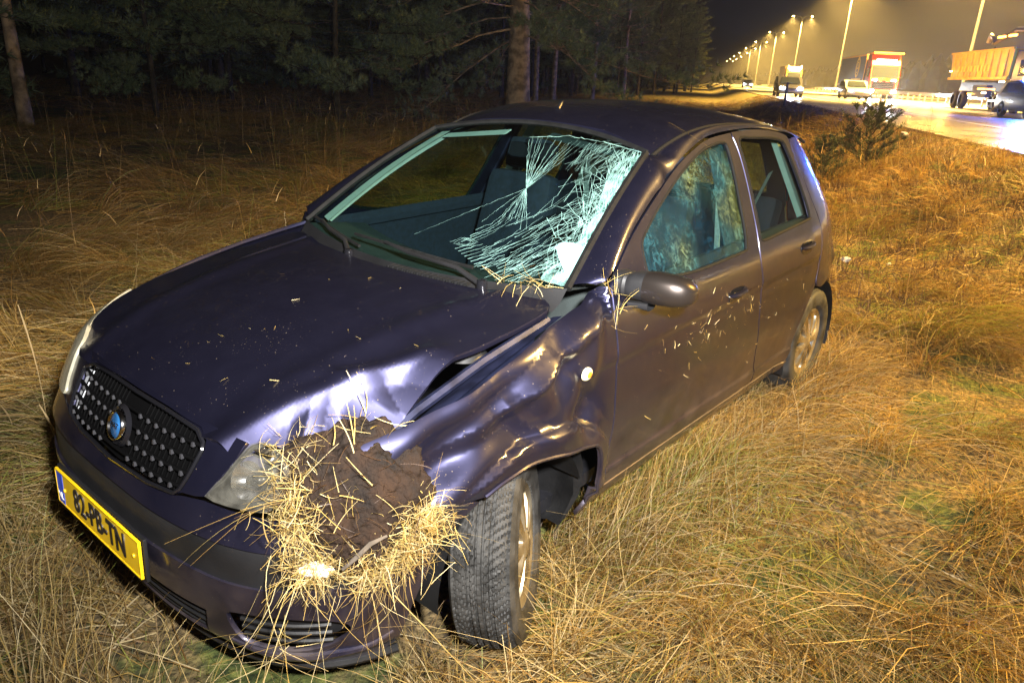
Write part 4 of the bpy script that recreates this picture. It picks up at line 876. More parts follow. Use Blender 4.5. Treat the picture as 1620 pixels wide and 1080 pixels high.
# guard rails: posts and beam
def guard_rail(q, d0, d1, lab):
    g = empty('guard_rail', W2(d0, q, RZ)); tag(g, lab, 'guard rail'); g.rotation_euler = (0, 0, math.atan2(DX[1], DX[0]))
    prof = [(0, -.15), (.04, -.12), (.04, -.05), (0, -.02), (0, .02), (.04, .05), (.04, .12), (0, .15)]
    V = []; n = 2
    for x in (0, d1 - d0):
        for a_, b_ in prof: V.append((x, -a_, .62 + b_))
    MB().add(V, [(j, j + 1, 8 + j + 1, 8 + j) for j in range(7)]).build('beam', M['white_metal'], g)
    p0 = None
    for k in range(int((d1 - d0) / 4)):
        if p0 is None: p0 = MB().box((0, 0, .3), (.06, .12, .66)).build('post', M['white_metal'], g); pp = p0
        else: pp = p0.copy(); COL.objects.link(pp); pp.parent = g
        pp.location = (2 + 4 * k, .05, 0)
guard_rail(19.6, 10, 400, 'galvanised guard rail along the median on the near side of the street lamps')
guard_rail(20.6, 60, 400, 'galvanised guard rail along the median on the far side of the street lamps')
# ---- street lamps: double-armed sodium lamps on the median
sod = (1.0, .60, .13)
em = mat('sodium_lamp_glass', (1, .8, .4), .3, emit=(1.0, .62, .16), estr=260)
pole_m = mat('lamp_pole_steel', (.12, .12, .12), .6, .2, var=.15, vscale=3)
def street_lamp(d, energy, label, lit=True, ang=LAMP_ANGLE):
    L_ = empty('street_lamp', W2(d, 20.1, RZ), math.atan2(DX[1], DX[0])); tag(L_, label, 'street lamp', 'double-armed street lamps along the motorway median')
    MB().tube([(0, 0, -.1), (0, 0, 1.2), (0, 0, 1.3), (0, 0, 14.6)], [.16, .15, .11, .07], 12).build('pole', pole_m, L_, smooth=True)
    for s_ in (-1, 1):
        MB().tube([(0, 0, 14.3), (0, s_ * .5, 14.75), (0, s_ * 1.5, 14.9)], [.05, .045, .04], 8).build('arm', pole_m, L_, smooth=True)
        h = MB().box((0, s_ * 1.9, 14.93), (.34, .95, .16), taper=.35).build('lamp_head', pole_m, L_, bevel=.03)
        MB().lathe([(0, -.16), (.10, -.15), (.16, -.10), (.19, 0)], 16).build('lamp_glass', em, h, smooth=True).location = (0, s_ * 1.9, 14.86)
        if lit and energy:
            ll = lamp('sodium_lamp', 'SPOT', (0, s_ * 1.9, 14.6), energy, sod, .15, angle=ang, blend=.55); ll.parent = L_
wh = ['nearest street lamp of the row, its mast leaving the picture at the right edge', 'street lamp whose bare mast behind the red lorry leaves the picture at the top',
      'highest street lamp with its lit head inside the picture', 'second lit street lamp head down the row', 'third lit street lamp head down the row', 'fourth lit street lamp head down the row', 'fifth lit street lamp head down the row', 'sixth lit street lamp head down the row, small and hazy', 'seventh lit street lamp head down the row, a tiny point', 'eighth lit lamp head down the row, beside the tree edge']
street_lamp(10, SODIUM_NEAR, 'street lamp beside the crash site, outside the picture to the right', ang=121)
for k in range(10): street_lamp(67 + 57 * k, SODIUM if k < 6 else 0, wh[k])

# ------------------------------------------------------------------ vehicles on the motorway
glassd = mat('vehicle_glass', (.02, .025, .03), .08, coat=1)
white_em = mat('white_headlamp', (1, 1, 1), .2, emit=(.92, .96, 1), estr=160)
warm_em = mat('warm_marker_lamp', (1, .8, .5), .2, emit=(1, .75, .4), estr=18)
amber_em = mat('amber_marker_lamp', (1, .5, .1), .2, emit=(1, .42, .05), estr=14)
red_em = mat('red_marker_lamp', (1, .1, .1), .2, emit=(1, .05, .03), estr=6)
sign_em = mat('lit_roof_sign', (1, .9, .8), .3, emit=(1, .86, .66), estr=9)
blue_em = mat('blue_beacon_glass', (.1, .2, 1), .2, emit=(.03, .14, 1), estr=900)
def truck_wheel(p, r=.5, w=.3):
    o = MB().lathe([(r * .55, -w / 2), (r * .9, -w / 2), (r, -w / 2 + .04), (r, w / 2 - .04), (r * .9, w / 2), (r * .55, w / 2)], 24, axis='y').build('wheel', M['tyre'], p, smooth=True)
    MB().lathe([(0, -w / 2 + .06), (r * .2, -w / 2), (r * .35, -w / 2 + .05), (r * .56, -w / 2 + .01)], 20, axis='y').build('rim', M['white_metal'], o, smooth=True); return o
def copy_tree(o, parent=None):
    c = o.copy(); COL.objects.link(c); c.parent = parent
    for ch in [x for x in bpy.data.objects if x.parent == o]: copy_tree(ch, c)
    return c
def lorry(d, q, cabc, label, trailer=True, L_=13.0, side_m=None, frame_m=None, head=420000):
    """front at the origin facing -x (towards the camera), body stretching to +x"""
    T = empty('lorry', W2(d, q, RZ), math.atan2(DX[1], DX[0])); tag(T, label, 'lorry')
    cm = mat('lorry_cab_paint', cabc, .35, coat=.8)
    poly = [(0.05, .45), (0, 1.2), (.02, 1.75), (.28, 2.9), (.55, 3.35), (1.1, 3.8), (2.15, 3.85), (2.2, .75), (1.4, .75), (1.1, .55), (.5, .45)]
    cab = MB().prism(poly, 2.44, 'y', -1.22).build('cab', cm, T, bevel=.05)
    MB().add([(.0, -1.1, 1.82), (.0, 1.1, 1.82), (.27, 1.1, 2.82), (.27, -1.1, 2.82)], [(0, 1, 2, 3)]).build('windscreen', glassd, cab).location = (-.02, 0, 0)
    MB().box((-.02, 0, 1.18), (.06, 1.9, .75)).build('radiator_grille', M['gloss_black'], cab, bevel=.02)
    for z in (.95, 1.1, 1.25, 1.4): MB().box((-.06, 0, z), (.03, 1.8, .05)).build('slat', M['chrome'], cab)
    MB().box((-.02, 0, .62), (.18, 2.46, .42)).build('bumper', cm, cab, bevel=.05)
    MB().box((.42, 0, 3.22), (.10, 1.7, .36), Euler((0, .5, 0)).to_matrix()).build('roof_sign', sign_em, cab, bevel=.03)
    for s_ in (-1, 1):
        MB().box((-.12, s_ * .92, .68), (.05, .40, .22)).build('headlight', white_em, cab, bevel=.03)
        MB().box((-.06, s_ * .80, 1.62), (.05, .36, .12)).build('spot_lamp', white_em if trailer else warm_em, cab, bevel=.02)
        MB().box((.55, s_ * 1.02, 3.86), (.12, .20, .12)).build('marker_lamp', warm_em, cab, bevel=.02)
        MB().box((.35, s_ * 1.42, 2.2), (.14, .22, .7)).build('mirror', M['gloss_black'], cab, bevel=.04)
        MB().box((.95, s_ * 1.225, 2.35), (.9, .02, .75)).build('side_window', glassd, cab, bevel=.005)
        MB().box((.95, s_ * 1.235, 1.45), (.95, .02, .95)).build('door', cm, cab, bevel=.01)
    w0 = truck_wheel(T); w0.location = (1.15, -1.05, .5)
    if trailer:
        bx = MB().box((2.6 + L_ / 2, 0, 2.45), (L_, 2.5, 2.8)).build('trailer_box', side_m or cm, T, bevel=.03)
        for s_ in (-1, 1):
            MB().box((2.6 + L_ / 2, s_ * 1.265, 1.16), (L_, .04, .22)).build('side_rail', frame_m or cm, bx)
            MB().box((2.6 + L_ / 2, s_ * 1.265, 3.78), (L_, .04, .14)).build('top_rail', frame_m or cm, bx)
            MB().box((2.72, s_ * 1.265, 2.45), (.3, .04, 2.7)).build('corner_post', frame_m or cm, bx)
        MB().box((2.6 + L_ / 2, 0, .98), (L_, .9, .18)).build('chassis', M['steel'], T)
        for x in (3.6, 9.8, 11.1, 12.4):
            for y in (-1.05, 1.05): w = copy_tree(w0, T); w.location = (x, y, .5)
    else:
        MB().box((5.2, 0, .95), (7, .9, .2)).build('chassis', M['steel'], T)
        for x in (4.8, 6.2):
            for y in (-1.05, 1.05): w = copy_tree(w0, T); w.location = (x, y, .5)
    w = copy_tree(w0, T); w.location = (1.15, 1.05, .5)
    if head:
        for s_ in (-1, 1):
            h_ = lamp('headlight_beam', 'SPOT', (-.2, s_ * .92, .68), head, (.9, .95, 1), .08, angle=70, blend=.7); h_.parent = T; h_.rotation_euler = (0, math.radians(86), 0)
    return T, cab, cm
blk = mat('black_trailer_side', (.015, .015, .017), .4); ylw = mat('yellow_orange_frame', (.85, .42, .02), .4); ylw2 = mat('yellow_logo_print', (.85, .60, .03), .5)
T, cab, cm = lorry(75.5, 16.2, (.62, .035, .012), 'red lorry with dazzling headlamps and a black trailer side with a round yellow emblem', side_m=blk, frame_m=ylw, head=HEAD)
em_ = MB().lathe([(0, 0), (.95, 0)], 40, axis='y', c=(6.2, 1.275, 2.75)).build('round_emblem', ylw2, T)
MB().lathe([(.55, 0), (.68, 0)], 40, axis='y', c=(6.2, 1.280, 2.75)).build('emblem_ring', blk, em_)
MB().add([(5.9, 1.283, 2.35), (6.5, 1.283, 2.35), (6.5, 1.283, 2.62), (5.9, 1.283, 2.62), (5.95, 1.283, 2.72), (6.45, 1.283, 2.72), (6.35, 1.283, 3.15), (6.05, 1.283, 3.15)], [(0, 1, 2, 3), (4, 5, 6, 7)]).build('emblem_figure', blk, em_)
MB().box((6.2, 1.275, 1.62), (4.6, .01, .28)).build('yellow_lettering_band', ylw2, T)
MB().box((.0, 0, 1.72), (.06, 2.3, .14)).build('orange_visor', ylw, cab)
for y in (-.3, .3): MB().box((-.08, y, 1.52), (.03, .3, .06)).build('red_lamp', red_em, cab)
ora = mat('orange_roof_light_band', (.9, .35, .03), .4)
MB().box((1.0, 0, 3.88), (1.9, 2.46, .16)).build('air_deflector', ora, cab, bevel=.03)

T2, cab2, _ = lorry(137, 15.4, (.75, .42, .02), 'distant yellow lorry with lit roof lamps and a pale box body', L_=9, side_m=mat('pale_box_side', (.6, .42, .22), .5), head=HEAD * .3)
MB().box((.5, 0, 3.55), (.1, 2.2, .4)).build('lit_roof_box', sign_em, cab2, bevel=.04)
# tipper lorry with yellow-orange skip body, seen from its right side
T3 = empty('tipper_lorry', W2(42, 16.6, RZ), math.atan2(DX[1], DX[0])); tag(T3, 'dark lorry carrying a yellow-orange skip body with amber marker lamps', 'lorry')
dk = mat('dark_blue_chassis_paint', (.02, .025, .05), .35, coat=.6); sk = mat('yellow_skip_paint', (.80, .55, .03), .5, col2=(.62, .36, .02), vscale=1.5)
poly = [(0.05, .45), (0, 1.4), (.3, 2.7), (.8, 3.0), (2.1, 3.0), (2.15, .75), (.5, .45)]
c3 = MB().prism(poly, 2.44, 'y', -1.22).build('cab', dk, T3, bevel=.05)
MB().add([(.0, -1.1, 1.6), (.0, 1.1, 1.6), (.27, 1.1, 2.6), (.27, -1.1, 2.6)], [(0, 1, 2, 3)]).build('windscreen', glassd, c3).location = (-.03, 0, 0)
MB().box((.95, 1.225, 2.15), (.9, .02, .75)).build('side_window', glassd, c3, bevel=.005)
for s_ in (-1, 1): MB().box((-.02, s_ * .9, .75), (.1, .35, .2)).build('headlight', warm_em, c3, bevel=.02)
b3 = MB(); b3.add([(2.6, -1.2, 1.65), (11.8, -1.2, 1.65), (12.4, -1.25, 3.1), (2.5, -1.25, 3.1), (2.6, 1.2, 1.65), (11.8, 1.2, 1.65), (12.4, 1.25, 3.1), (2.5, 1.25, 3.1)], [(0, 1, 2, 3), (4, 7, 6, 5), (0, 4, 5, 1), (1, 5, 6, 2), (0, 3, 7, 4)])
SK = b3.build('skip_body', sk, T3)
for k in range(9): MB().box((3.2 + k * 1.05, 1.255, 2.38), (.10, .07, 1.42)).build('rib', sk, SK)
MB().box((7.3, 1.26, 1.68), (9.6, .10, .14)).build('lower_rail', sk, SK); MB().box((7.4, 1.28, 3.12), (9.9, .1, .12)).build('upper_rail', sk, SK)
for k in range(10): MB().box((5.4 + k * .55, 1.30, 2.2), (.26, .02, .32)).build('side_marking', ylw2, SK)
MB().box((7.0, 0, 1.25), (10, 1.0, .5)).build('chassis', dk, T3, bevel=.02)
MB().box((6.2, 1.1, 1.0), (2.2, .3, .65)).build('side_locker', dk, T3, bevel=.03)
for x, z, l, m_ in ((2.9, 1.50, .7, warm_em), (4.2, 1.12, 1.1, amber_em), (5.6, 1.12, 1.1, amber_em), (5.1, .92, .6, warm_em), (7.3, .85, .7, amber_em), (3.4, .55, 1.5, warm_em), (11.7, 2.1, .35, warm_em)): MB().box((x, 1.33, z), (l, .04, .07)).build('marker_lamp', m_, T3)
for x in (3.4, 4.9): MB().box((x, 1.2, 3.75), (.9, .1, .1)).build('beacon', amber_em, T3)
cr = MB().tube([(2.6, .3, 3.1), (2.6, .3, 4.0), (5.5, .3, 4.2), (8.6, .3, 3.6)], [.16, .16, .13, .10], 8).build('loader_arm', dk, T3, smooth=True)
MB().tube([(8.6, .3, 3.6), (8.8, .3, 3.9), (9.4, .3, 4.1), (9.6, .3, 3.7)], .12, 8).build('grab', M['white_metal'], cr, smooth=True)
w0 = truck_wheel(T3); w0.location = (1.2, 1.05, .5)
for ch in w0.children: ch.data.materials.clear(); ch.data.materials.append(dk)
for x, y in ((1.2, -1.05), (3.6, -1.05), (3.6, 1.05), (9.2, -1.05), (9.2, 1.05), (10.6, -1.05), (10.6, 1.05)): w = copy_tree(w0, T3); w.location = (x, y, .5)
for x in (3.6, 6.8, 10.0):
    ll = lamp('amber_fill_light', 'POINT', (x, 3.6, 2.2), AMBER, (1, .50, .08), .1); ll.parent = T3  # unseen amber fills added beside the lorry to light the skip evenly
# recovery / police van at the right picture edge with blue beacons
def car_small(name, d, q, colr, label, rev=False, blue=False, head=0.0, h=1.45, cat='car'):
    T = empty(name, W2(d, q, RZ), math.atan2(DX[1], DX[0]) + (math.pi if rev else 0)); tag(T, label, cat)
    cm = mat('vehicle_paint', colr, .35, coat=.8)
    k = h / 1.45
    side = [(0, .32), (.02, .62), (.25, .74 * k), (1.15, .88 * k), (1.9, 1.36 * k), (2.5, h), (3.5, h * .98), (4.2, 1.0 * k), (4.4, .9 * k), (4.42, .35), (3.9, .25), (.5, .25)]
    b = MB().prism(side, 1.75, 'y', -.875).build('body', cm, T, bevel=.09, smooth=True)
    MB().add([(1.2, -.72, .93 * k), (1.2, .72, .93 * k), (1.9, .6, 1.36 * k), (1.9, -.6, 1.36 * k)], [(0, 1, 2, 3)]).build('windscreen', glassd, b).location = (-.03, 0, .02)
    for s_ in (-1, 1):
        MB().add([(1.45, s_ * .885, .93 * k), (3.8, s_ * .885, .95 * k), (3.4, s_ * .885, 1.36 * k), (2.05, s_ * .885, 1.34 * k)], [(0, 1, 2, 3)]).build('side_window', glassd, b)
        MB().box((-.01, s_ * .62, .62), (.08, .34, .15)).build('headlight', white_em if head else warm_em, b, bevel=.02)
        for x in (.8, 3.5): truck_wheel(T, .32, .2).location = (x, s_ * .80, .32)
    if blue:
        lb = MB().box((2.4, 0, h + .08), (.3, 1.3, .14)).build('blue_light_bar', blue_em, T, bevel=.04)
        bl = lamp('blue_beacon', 'POINT', (2.2, 0, h + .45), BLUE, (.05, .16, 1), .12); bl.parent = T
    if head:
        h_ = lamp('headlight_beam', 'SPOT', (-.15, 0, .62), head, (.95, .97, 1), .1, angle=48 if blue else 62, blend=.6); h_.parent = T; h_.rotation_euler = (0, math.radians(83 if blue else 86), 0)
    return T
car_small('emergency_car', 33, 13.5, (.004, .007, .02), 'dark emergency vehicle with glaring blue roof lights at the right picture edge', blue=True, head=HEAD_VAN, h=1.45, cat='car')
car_small('approaching_car', 59, 6.6, (.05, .05, .06), 'approaching car with one dazzling white headlamp glare, low at the near edge of the road', head=HEAD * .12)
car_small('distant_car', 150, 9.0, (.3, .3, .3), 'small distant car between the dazzling headlamp and the yellow lorry', head=HEAD * .05)
car_small('passing_car', 66, 12.5, (.25, .25, .27), 'pale car passing in the lane beside the red lorry')
car_small('passing_car', 96, 10.4, (.35, .33, .3), 'pale car following in the lane left of the red lorry', head=HEAD * .05)
# thin marker post, shrub and litter on the verge
p = ray(1303, 176, 2, .45); MP = MB().tube([(0, 0, -.1), (0, 0, 1.15)], .055, 8).build('marker_post', M['wood_post'], None, smooth=True); MP.location = (W2(38.5, 5.0 - .9)); MP.location.z = float(ground_z(MP.location.x, MP.location.y)); tag(MP, 'thin dark post on the verge below the distant yellow lorry', 'post')

# ------------------------------------------------------------------ blades: one routine for every kind of grass
def blades(B, az, length, e0, e1, width, nseg=4, gclamp=True, jit=.25):
    """B (n,3) bases, az heading, e0/e1 elevation at root/tip; returns verts (n, nseg+1, 2, 3)"""
    n = len(B); P = np.zeros((n, nseg + 1, 3)); P[:, 0] = B; st = length / nseg; a = az.copy(); T = []
    for k in range(nseg):
        f = (k + .5) / nseg; el = e0 + (e1 - e0) * f ** 1.3; a = a + rng.normal(0, jit / nseg, n)
        t = np.stack([np.cos(el) * np.cos(a), np.cos(el) * np.sin(a), np.sin(el)], 1); T.append(t); P[:, k + 1] = P[:, k] + t * st[:, None]
    if gclamp:
        g = ground_z(P[:, 1:, 0].ravel(), P[:, 1:, 1].ravel()).reshape(n, nseg) + rng.uniform(.006, .05, (n, 1)); P[:, 1:, 2] = np.maximum(P[:, 1:, 2], g)
    tw = rng.uniform(0, math.pi, n); side = np.stack([-np.sin(az), np.cos(az), np.zeros(n)], 1); upv = np.stack([0 * az, 0 * az, 1 + 0 * az], 1)
    sd = side * np.cos(tw)[:, None] + upv * np.sin(tw)[:, None] * .8; sd /= np.linalg.norm(sd, axis=1, keepdims=True)
    w = width[:, None] * np.linspace(1, .22, nseg + 1)[None] / 2
    V = np.stack([P - sd[:, None] * w[..., None], P + sd[:, None] * w[..., None]], 2)
    return V
def blade_mesh(name, chunks, m, label, cat_kind='stuff'):
    Vs, Fs, Cs, n0 = [], [], [], 0
    for V, c in chunks:
        n, r = V.shape[0], V.shape[1]; k = np.arange(n)[:, None] * (r * 2) + np.arange(r - 1)[None] * 2 + n0
        Fs.append(np.stack([k, k + 1, k + 3, k + 2], -1).reshape(-1, 4)); Vs.append(V.reshape(-1, 3)); Cs.append(np.repeat(c, r * 2, axis=0)); n0 += n * r * 2
    me = bpy.data.meshes.new(name); V = np.concatenate(Vs).astype(np.float32); F = np.concatenate(Fs).astype(np.int32)
    me.vertices.add(len(V)); me.vertices.foreach_set('co', V.ravel()); me.loops.add(F.size); me.loops.foreach_set('vertex_index', F.ravel())
    me.polygons.add(len(F)); me.polygons.foreach_set('loop_start', np.arange(0, F.size, 4, dtype=np.int32)); me.update(calc_edges=True)
    set_col(me, 'tint', np.concatenate(Cs)); o = link(name, me, m)
    if label: tag(o, label, kind='stuff')
    return o
STRAW = np.array([(.60, .47, .21), (.48, .36, .12), (.68, .56, .30), (.32, .21, .07), (.54, .38, .11), (.22, .13, .04)])
def tints(n, x=None, y=None, green=0.0):
    c = STRAW[rng.integers(0, len(STRAW), n)] * rng.uniform(.7, 1.15, (n, 1))
    if x is not None:
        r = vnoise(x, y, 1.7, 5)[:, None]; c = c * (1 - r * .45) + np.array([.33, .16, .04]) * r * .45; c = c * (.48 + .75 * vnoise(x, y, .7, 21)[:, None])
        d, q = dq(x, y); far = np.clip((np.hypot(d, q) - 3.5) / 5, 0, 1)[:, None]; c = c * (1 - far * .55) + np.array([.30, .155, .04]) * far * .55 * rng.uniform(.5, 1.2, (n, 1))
    g = rng.random(n) < (green if x is None else green + .32 * np.clip((vnoise(x, y, 1.1, 41) - .58) / .15, 0, 1)); c[g] = np.array([.24, .25, .05]) * rng.uniform(.6, 1.2, (g.sum(), 1)); return c
def area(n, d0, d1, q0, q1, keep=True):
    d = rng.uniform(d0, d1, n); q = rng.uniform(q0, q1, n); p = CC[:2] + d[:, None] * DX + q[:, None] * QX; x, y = p[:, 0], p[:, 1]
    # keep only what can come into view (with a wide margin), never under the car
    cx = (x - CC[0]) * CR[0, 0] + (y - CC[1]) * CR[0, 1] - CC[2] * 0; cz = (x - CC[0]) * CR[2, 0] + (y - CC[1]) * CR[2, 1] + CC[2] * .347
    ok = (cz > .35) & (np.abs(cx) < cz * .86 + .9) & (q < Q0 - .15)
    under = (x > .12) & (x < 3.75) & (y < .80) & (y > -.70)
    return x[ok & ~under], y[ok & ~under]
def carside(x, y): return np.hypot(np.maximum(np.maximum(.1 - x, x - 3.78), 0), np.maximum(np.abs(y) - .78, 0))
flow = lambda x, y: 2.6 * vnoise(x, y, 1.3, 7) + 5.5 * vnoise(x, y, 3.1, 8)
chunks = []
# matted straw lying over the ground
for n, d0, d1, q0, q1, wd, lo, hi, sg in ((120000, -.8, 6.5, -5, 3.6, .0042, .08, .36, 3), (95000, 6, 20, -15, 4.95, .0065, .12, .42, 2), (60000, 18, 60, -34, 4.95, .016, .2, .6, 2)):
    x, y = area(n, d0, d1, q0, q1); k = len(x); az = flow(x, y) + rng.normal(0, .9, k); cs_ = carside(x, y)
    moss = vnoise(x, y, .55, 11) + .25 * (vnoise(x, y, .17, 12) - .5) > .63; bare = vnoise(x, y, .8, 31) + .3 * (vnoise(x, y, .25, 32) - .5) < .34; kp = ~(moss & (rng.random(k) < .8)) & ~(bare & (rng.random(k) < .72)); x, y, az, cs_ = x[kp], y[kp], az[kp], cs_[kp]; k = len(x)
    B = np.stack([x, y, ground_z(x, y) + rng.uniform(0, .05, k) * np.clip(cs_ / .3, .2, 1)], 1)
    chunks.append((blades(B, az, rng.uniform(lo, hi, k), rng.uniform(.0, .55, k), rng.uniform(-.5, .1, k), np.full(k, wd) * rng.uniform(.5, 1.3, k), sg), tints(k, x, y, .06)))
# tussocks: blades springing from a root and arching over in the lie of the grass
def tussocks(nc, d0, d1, q0, q1, nb, L0, L1, wd, up=(.5, 1.25), sg=4, rad=.13):
    x, y = area(nc, d0, d1, q0, q1); kp = vnoise(x, y, .8, 31) > .36; x, y = x[kp], y[kp]; f0 = flow(x, y); sz = rng.uniform(.6, 1.25, len(x)); n = nb
    X = np.repeat(x, n); Y = np.repeat(y, n); F0 = np.repeat(f0, n); S = np.repeat(sz, n); k = len(X)
    r = rad * np.sqrt(rng.random(k)) * S; th = rng.uniform(0, 2 * math.pi, k); X = X + r * np.cos(th); Y = Y + r * np.sin(th)
    ok = ~((X > .08) & (X < 3.78) & (Y < .79) & (Y > -.80)); X, Y, F0, S, th, r = (v[ok] for v in (X, Y, F0, S, th, r)); k = len(X)
    az = np.arctan2(np.sin(F0) * 1.5 + np.sin(th) * rng.uniform(.2, 1.3, k), np.cos(F0) * 1.5 + np.cos(th) * rng.uniform(.2, 1.3, k)) + rng.normal(0, .25, k)
    cs_ = carside(X, Y); near = cs_ < .38; ty = np.where(Y > 0, math.pi / 2, -math.pi / 2); az = np.where(near & (X > 0) & (X < 3.8), ty + rng.normal(0, 1.3, k), az); az = np.where(near & (X < .1), math.pi + rng.normal(0, .8, k), az)
    L_ = rng.uniform(L0, L1, k) * S * np.where(near, .5, 1)
    B = np.stack([X, Y, ground_z(X, Y) - .01], 1)
    return blades(B, az, L_, rng.uniform(*up, k), rng.uniform(-.9, .15, k), np.full(k, wd) * rng.uniform(.6, 1.3, k), sg, jit=.9), tints(k, X, Y, .08) * np.repeat(rng.uniform(.55, 1.2, (len(x), 1)), n, 0)[ok]
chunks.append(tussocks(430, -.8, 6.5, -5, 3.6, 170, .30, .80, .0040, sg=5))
kx = 9500; xs = rng.uniform(1.12, 4.1, kx); ys = -.62 - np.abs(rng.normal(0, .22, kx)); ys = np.where(xs > 3.8, rng.uniform(-.95, .6, kx), ys); B = np.stack([xs, ys, ground_z(xs, ys)], 1)   # grass pushed up along the sill
chunks.append((blades(B, rng.uniform(-2.9, .7, kx), rng.uniform(.10, .36, kx) * (.6 + .9 * vnoise(xs, ys, .35, 4)) * np.where(ys > -.78, .62, 1), rng.uniform(.8, 1.5, kx), rng.uniform(-.9, .5, kx), np.full(kx, .0036), 4, True, .6), tints(kx, xs, ys, .05) * .8))
kx = 900; an = rng.uniform(0, 6.28, kx); xs = .74 + .30 * np.cos(an) * rng.uniform(.7, 1.3, kx); ys = -.80 + .17 * np.sin(an) * rng.uniform(.9, 1.6, kx); ok = ys < -.70; xs, ys = xs[ok], ys[ok]; kx = len(xs); B = np.stack([xs, ys, ground_z(xs, ys)], 1)   # round the near front wheel
chunks.append((blades(B, rng.uniform(0, 6.28, kx), rng.uniform(.08, .28, kx), rng.uniform(.8, 1.5, kx), rng.uniform(-.8, .7, kx), np.full(kx, .0032), 4, True, .6), tints(kx, xs, ys, .05)))
kx = 520; ys = rng.uniform(-.95, .75, kx); xs = -.10 + .45 * np.clip(np.abs(ys) - .45, 0, 1) ** 1.2 - np.abs(rng.normal(0, .09, kx)); B = np.stack([xs, ys, ground_z(xs, ys)], 1)   # stalks against the bumper
chunks.append((blades(B, rng.uniform(0, 6.28, kx), rng.uniform(.15, .46, kx), rng.uniform(1.1, 1.55, kx), rng.uniform(-.4, 1.2, kx), np.full(kx, .0026), 5, True, .5), tints(kx, xs, ys, .03) * 1.05))
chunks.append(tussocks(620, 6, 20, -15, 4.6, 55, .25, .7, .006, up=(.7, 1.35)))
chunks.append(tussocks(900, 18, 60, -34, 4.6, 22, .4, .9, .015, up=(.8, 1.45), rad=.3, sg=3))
blade_mesh('dry_grass', chunks, M['straw'], 'matted dry straw-coloured heath grass around the car')
# tall standing stems with seed heads
x, y = area(4200, .2, 24, -16, 4.4); cs_ = carside(x, y); d, q = dq(x, y)
kp = (cs_ > .25) & (rng.random(len(x)) < np.where((q < -1.8) | (d > 5), 1.0, .30)) & (vnoise(x, y, 2.2, 13) > .45) & (np.hypot(d, q) > 1.9); x, y = x[kp], y[kp]; k = len(x); dist = np.hypot(*dq(x, y))
B = np.stack([x, y, ground_z(x, y)], 1); ln = rng.uniform(.4, 1.0, k); az = rng.uniform(0, 6.28, k)
V = blades(B, az, ln, rng.uniform(1.15, 1.55, k), rng.uniform(.9, 1.45, k), .0016 + dist * .00035, 4, False, .3)
c_ = tints(k, x, y) * 1.1
tip = V[:, -1].mean(1); hB = tip[::2]; kk = len(hB)
H_ = blades(hB, az[::2], rng.uniform(.06, .13, kk), np.full(kk, 1.2), rng.uniform(.3, 1.0, kk), .005 + dist[::2] * .0003, 2, False, .3)
st_ = blade_mesh('tall_grass_stems', [(V, c_), (H_, tints(kk) * np.array([1, .85, .7]))], M['straw'], 'tall thin dry grass stems standing above the matted grass')
# moss cushions
mc, mcol = [], []
x, y = area(90000, -.8, 7, -4, 3.5); ok = vnoise(x, y, .55, 11) + .25 * (vnoise(x, y, .17, 12) - .5) > .62; x, y = x[ok], y[ok]; k = len(x)
Vm = blades(np.stack([x, y, ground_z(x, y)], 1), rng.uniform(0, 6.28, k), rng.uniform(.015, .05, k), rng.uniform(.6, 1.5, k), rng.uniform(.2, 1.2, k), np.full(k, .003), 2, False)
blade_mesh('moss', [(Vm, np.array([.15, .16, .035]) * rng.uniform(.5, 1.4, (k, 1)) * np.array([1, 1, 1]))], M['straw'], 'green moss cushions showing between the dry grass')
# low heather on the verge
x, y = area(9000, 5, 45, 1.2, 4.9); k = len(x); Bh = np.stack([x, y, ground_z(x, y)], 1)
Vh = blades(np.repeat(Bh, 8, 0) + rng.normal(0, .06, (k * 8, 3)) * [1, 1, .1], rng.uniform(0, 6.28, k * 8), rng.uniform(.06, .2, k * 8), rng.uniform(.6, 1.5, k * 8), rng.uniform(.2, 1.2, k * 8), np.full(k * 8, .009), 2, False)
blade_mesh('heather', [(Vh, np.array([.10, .06, .05]) * rng.uniform(.4, 1.5, (k * 8, 1)))], M['straw'], 'dark brown heather covering the slope up to the road')

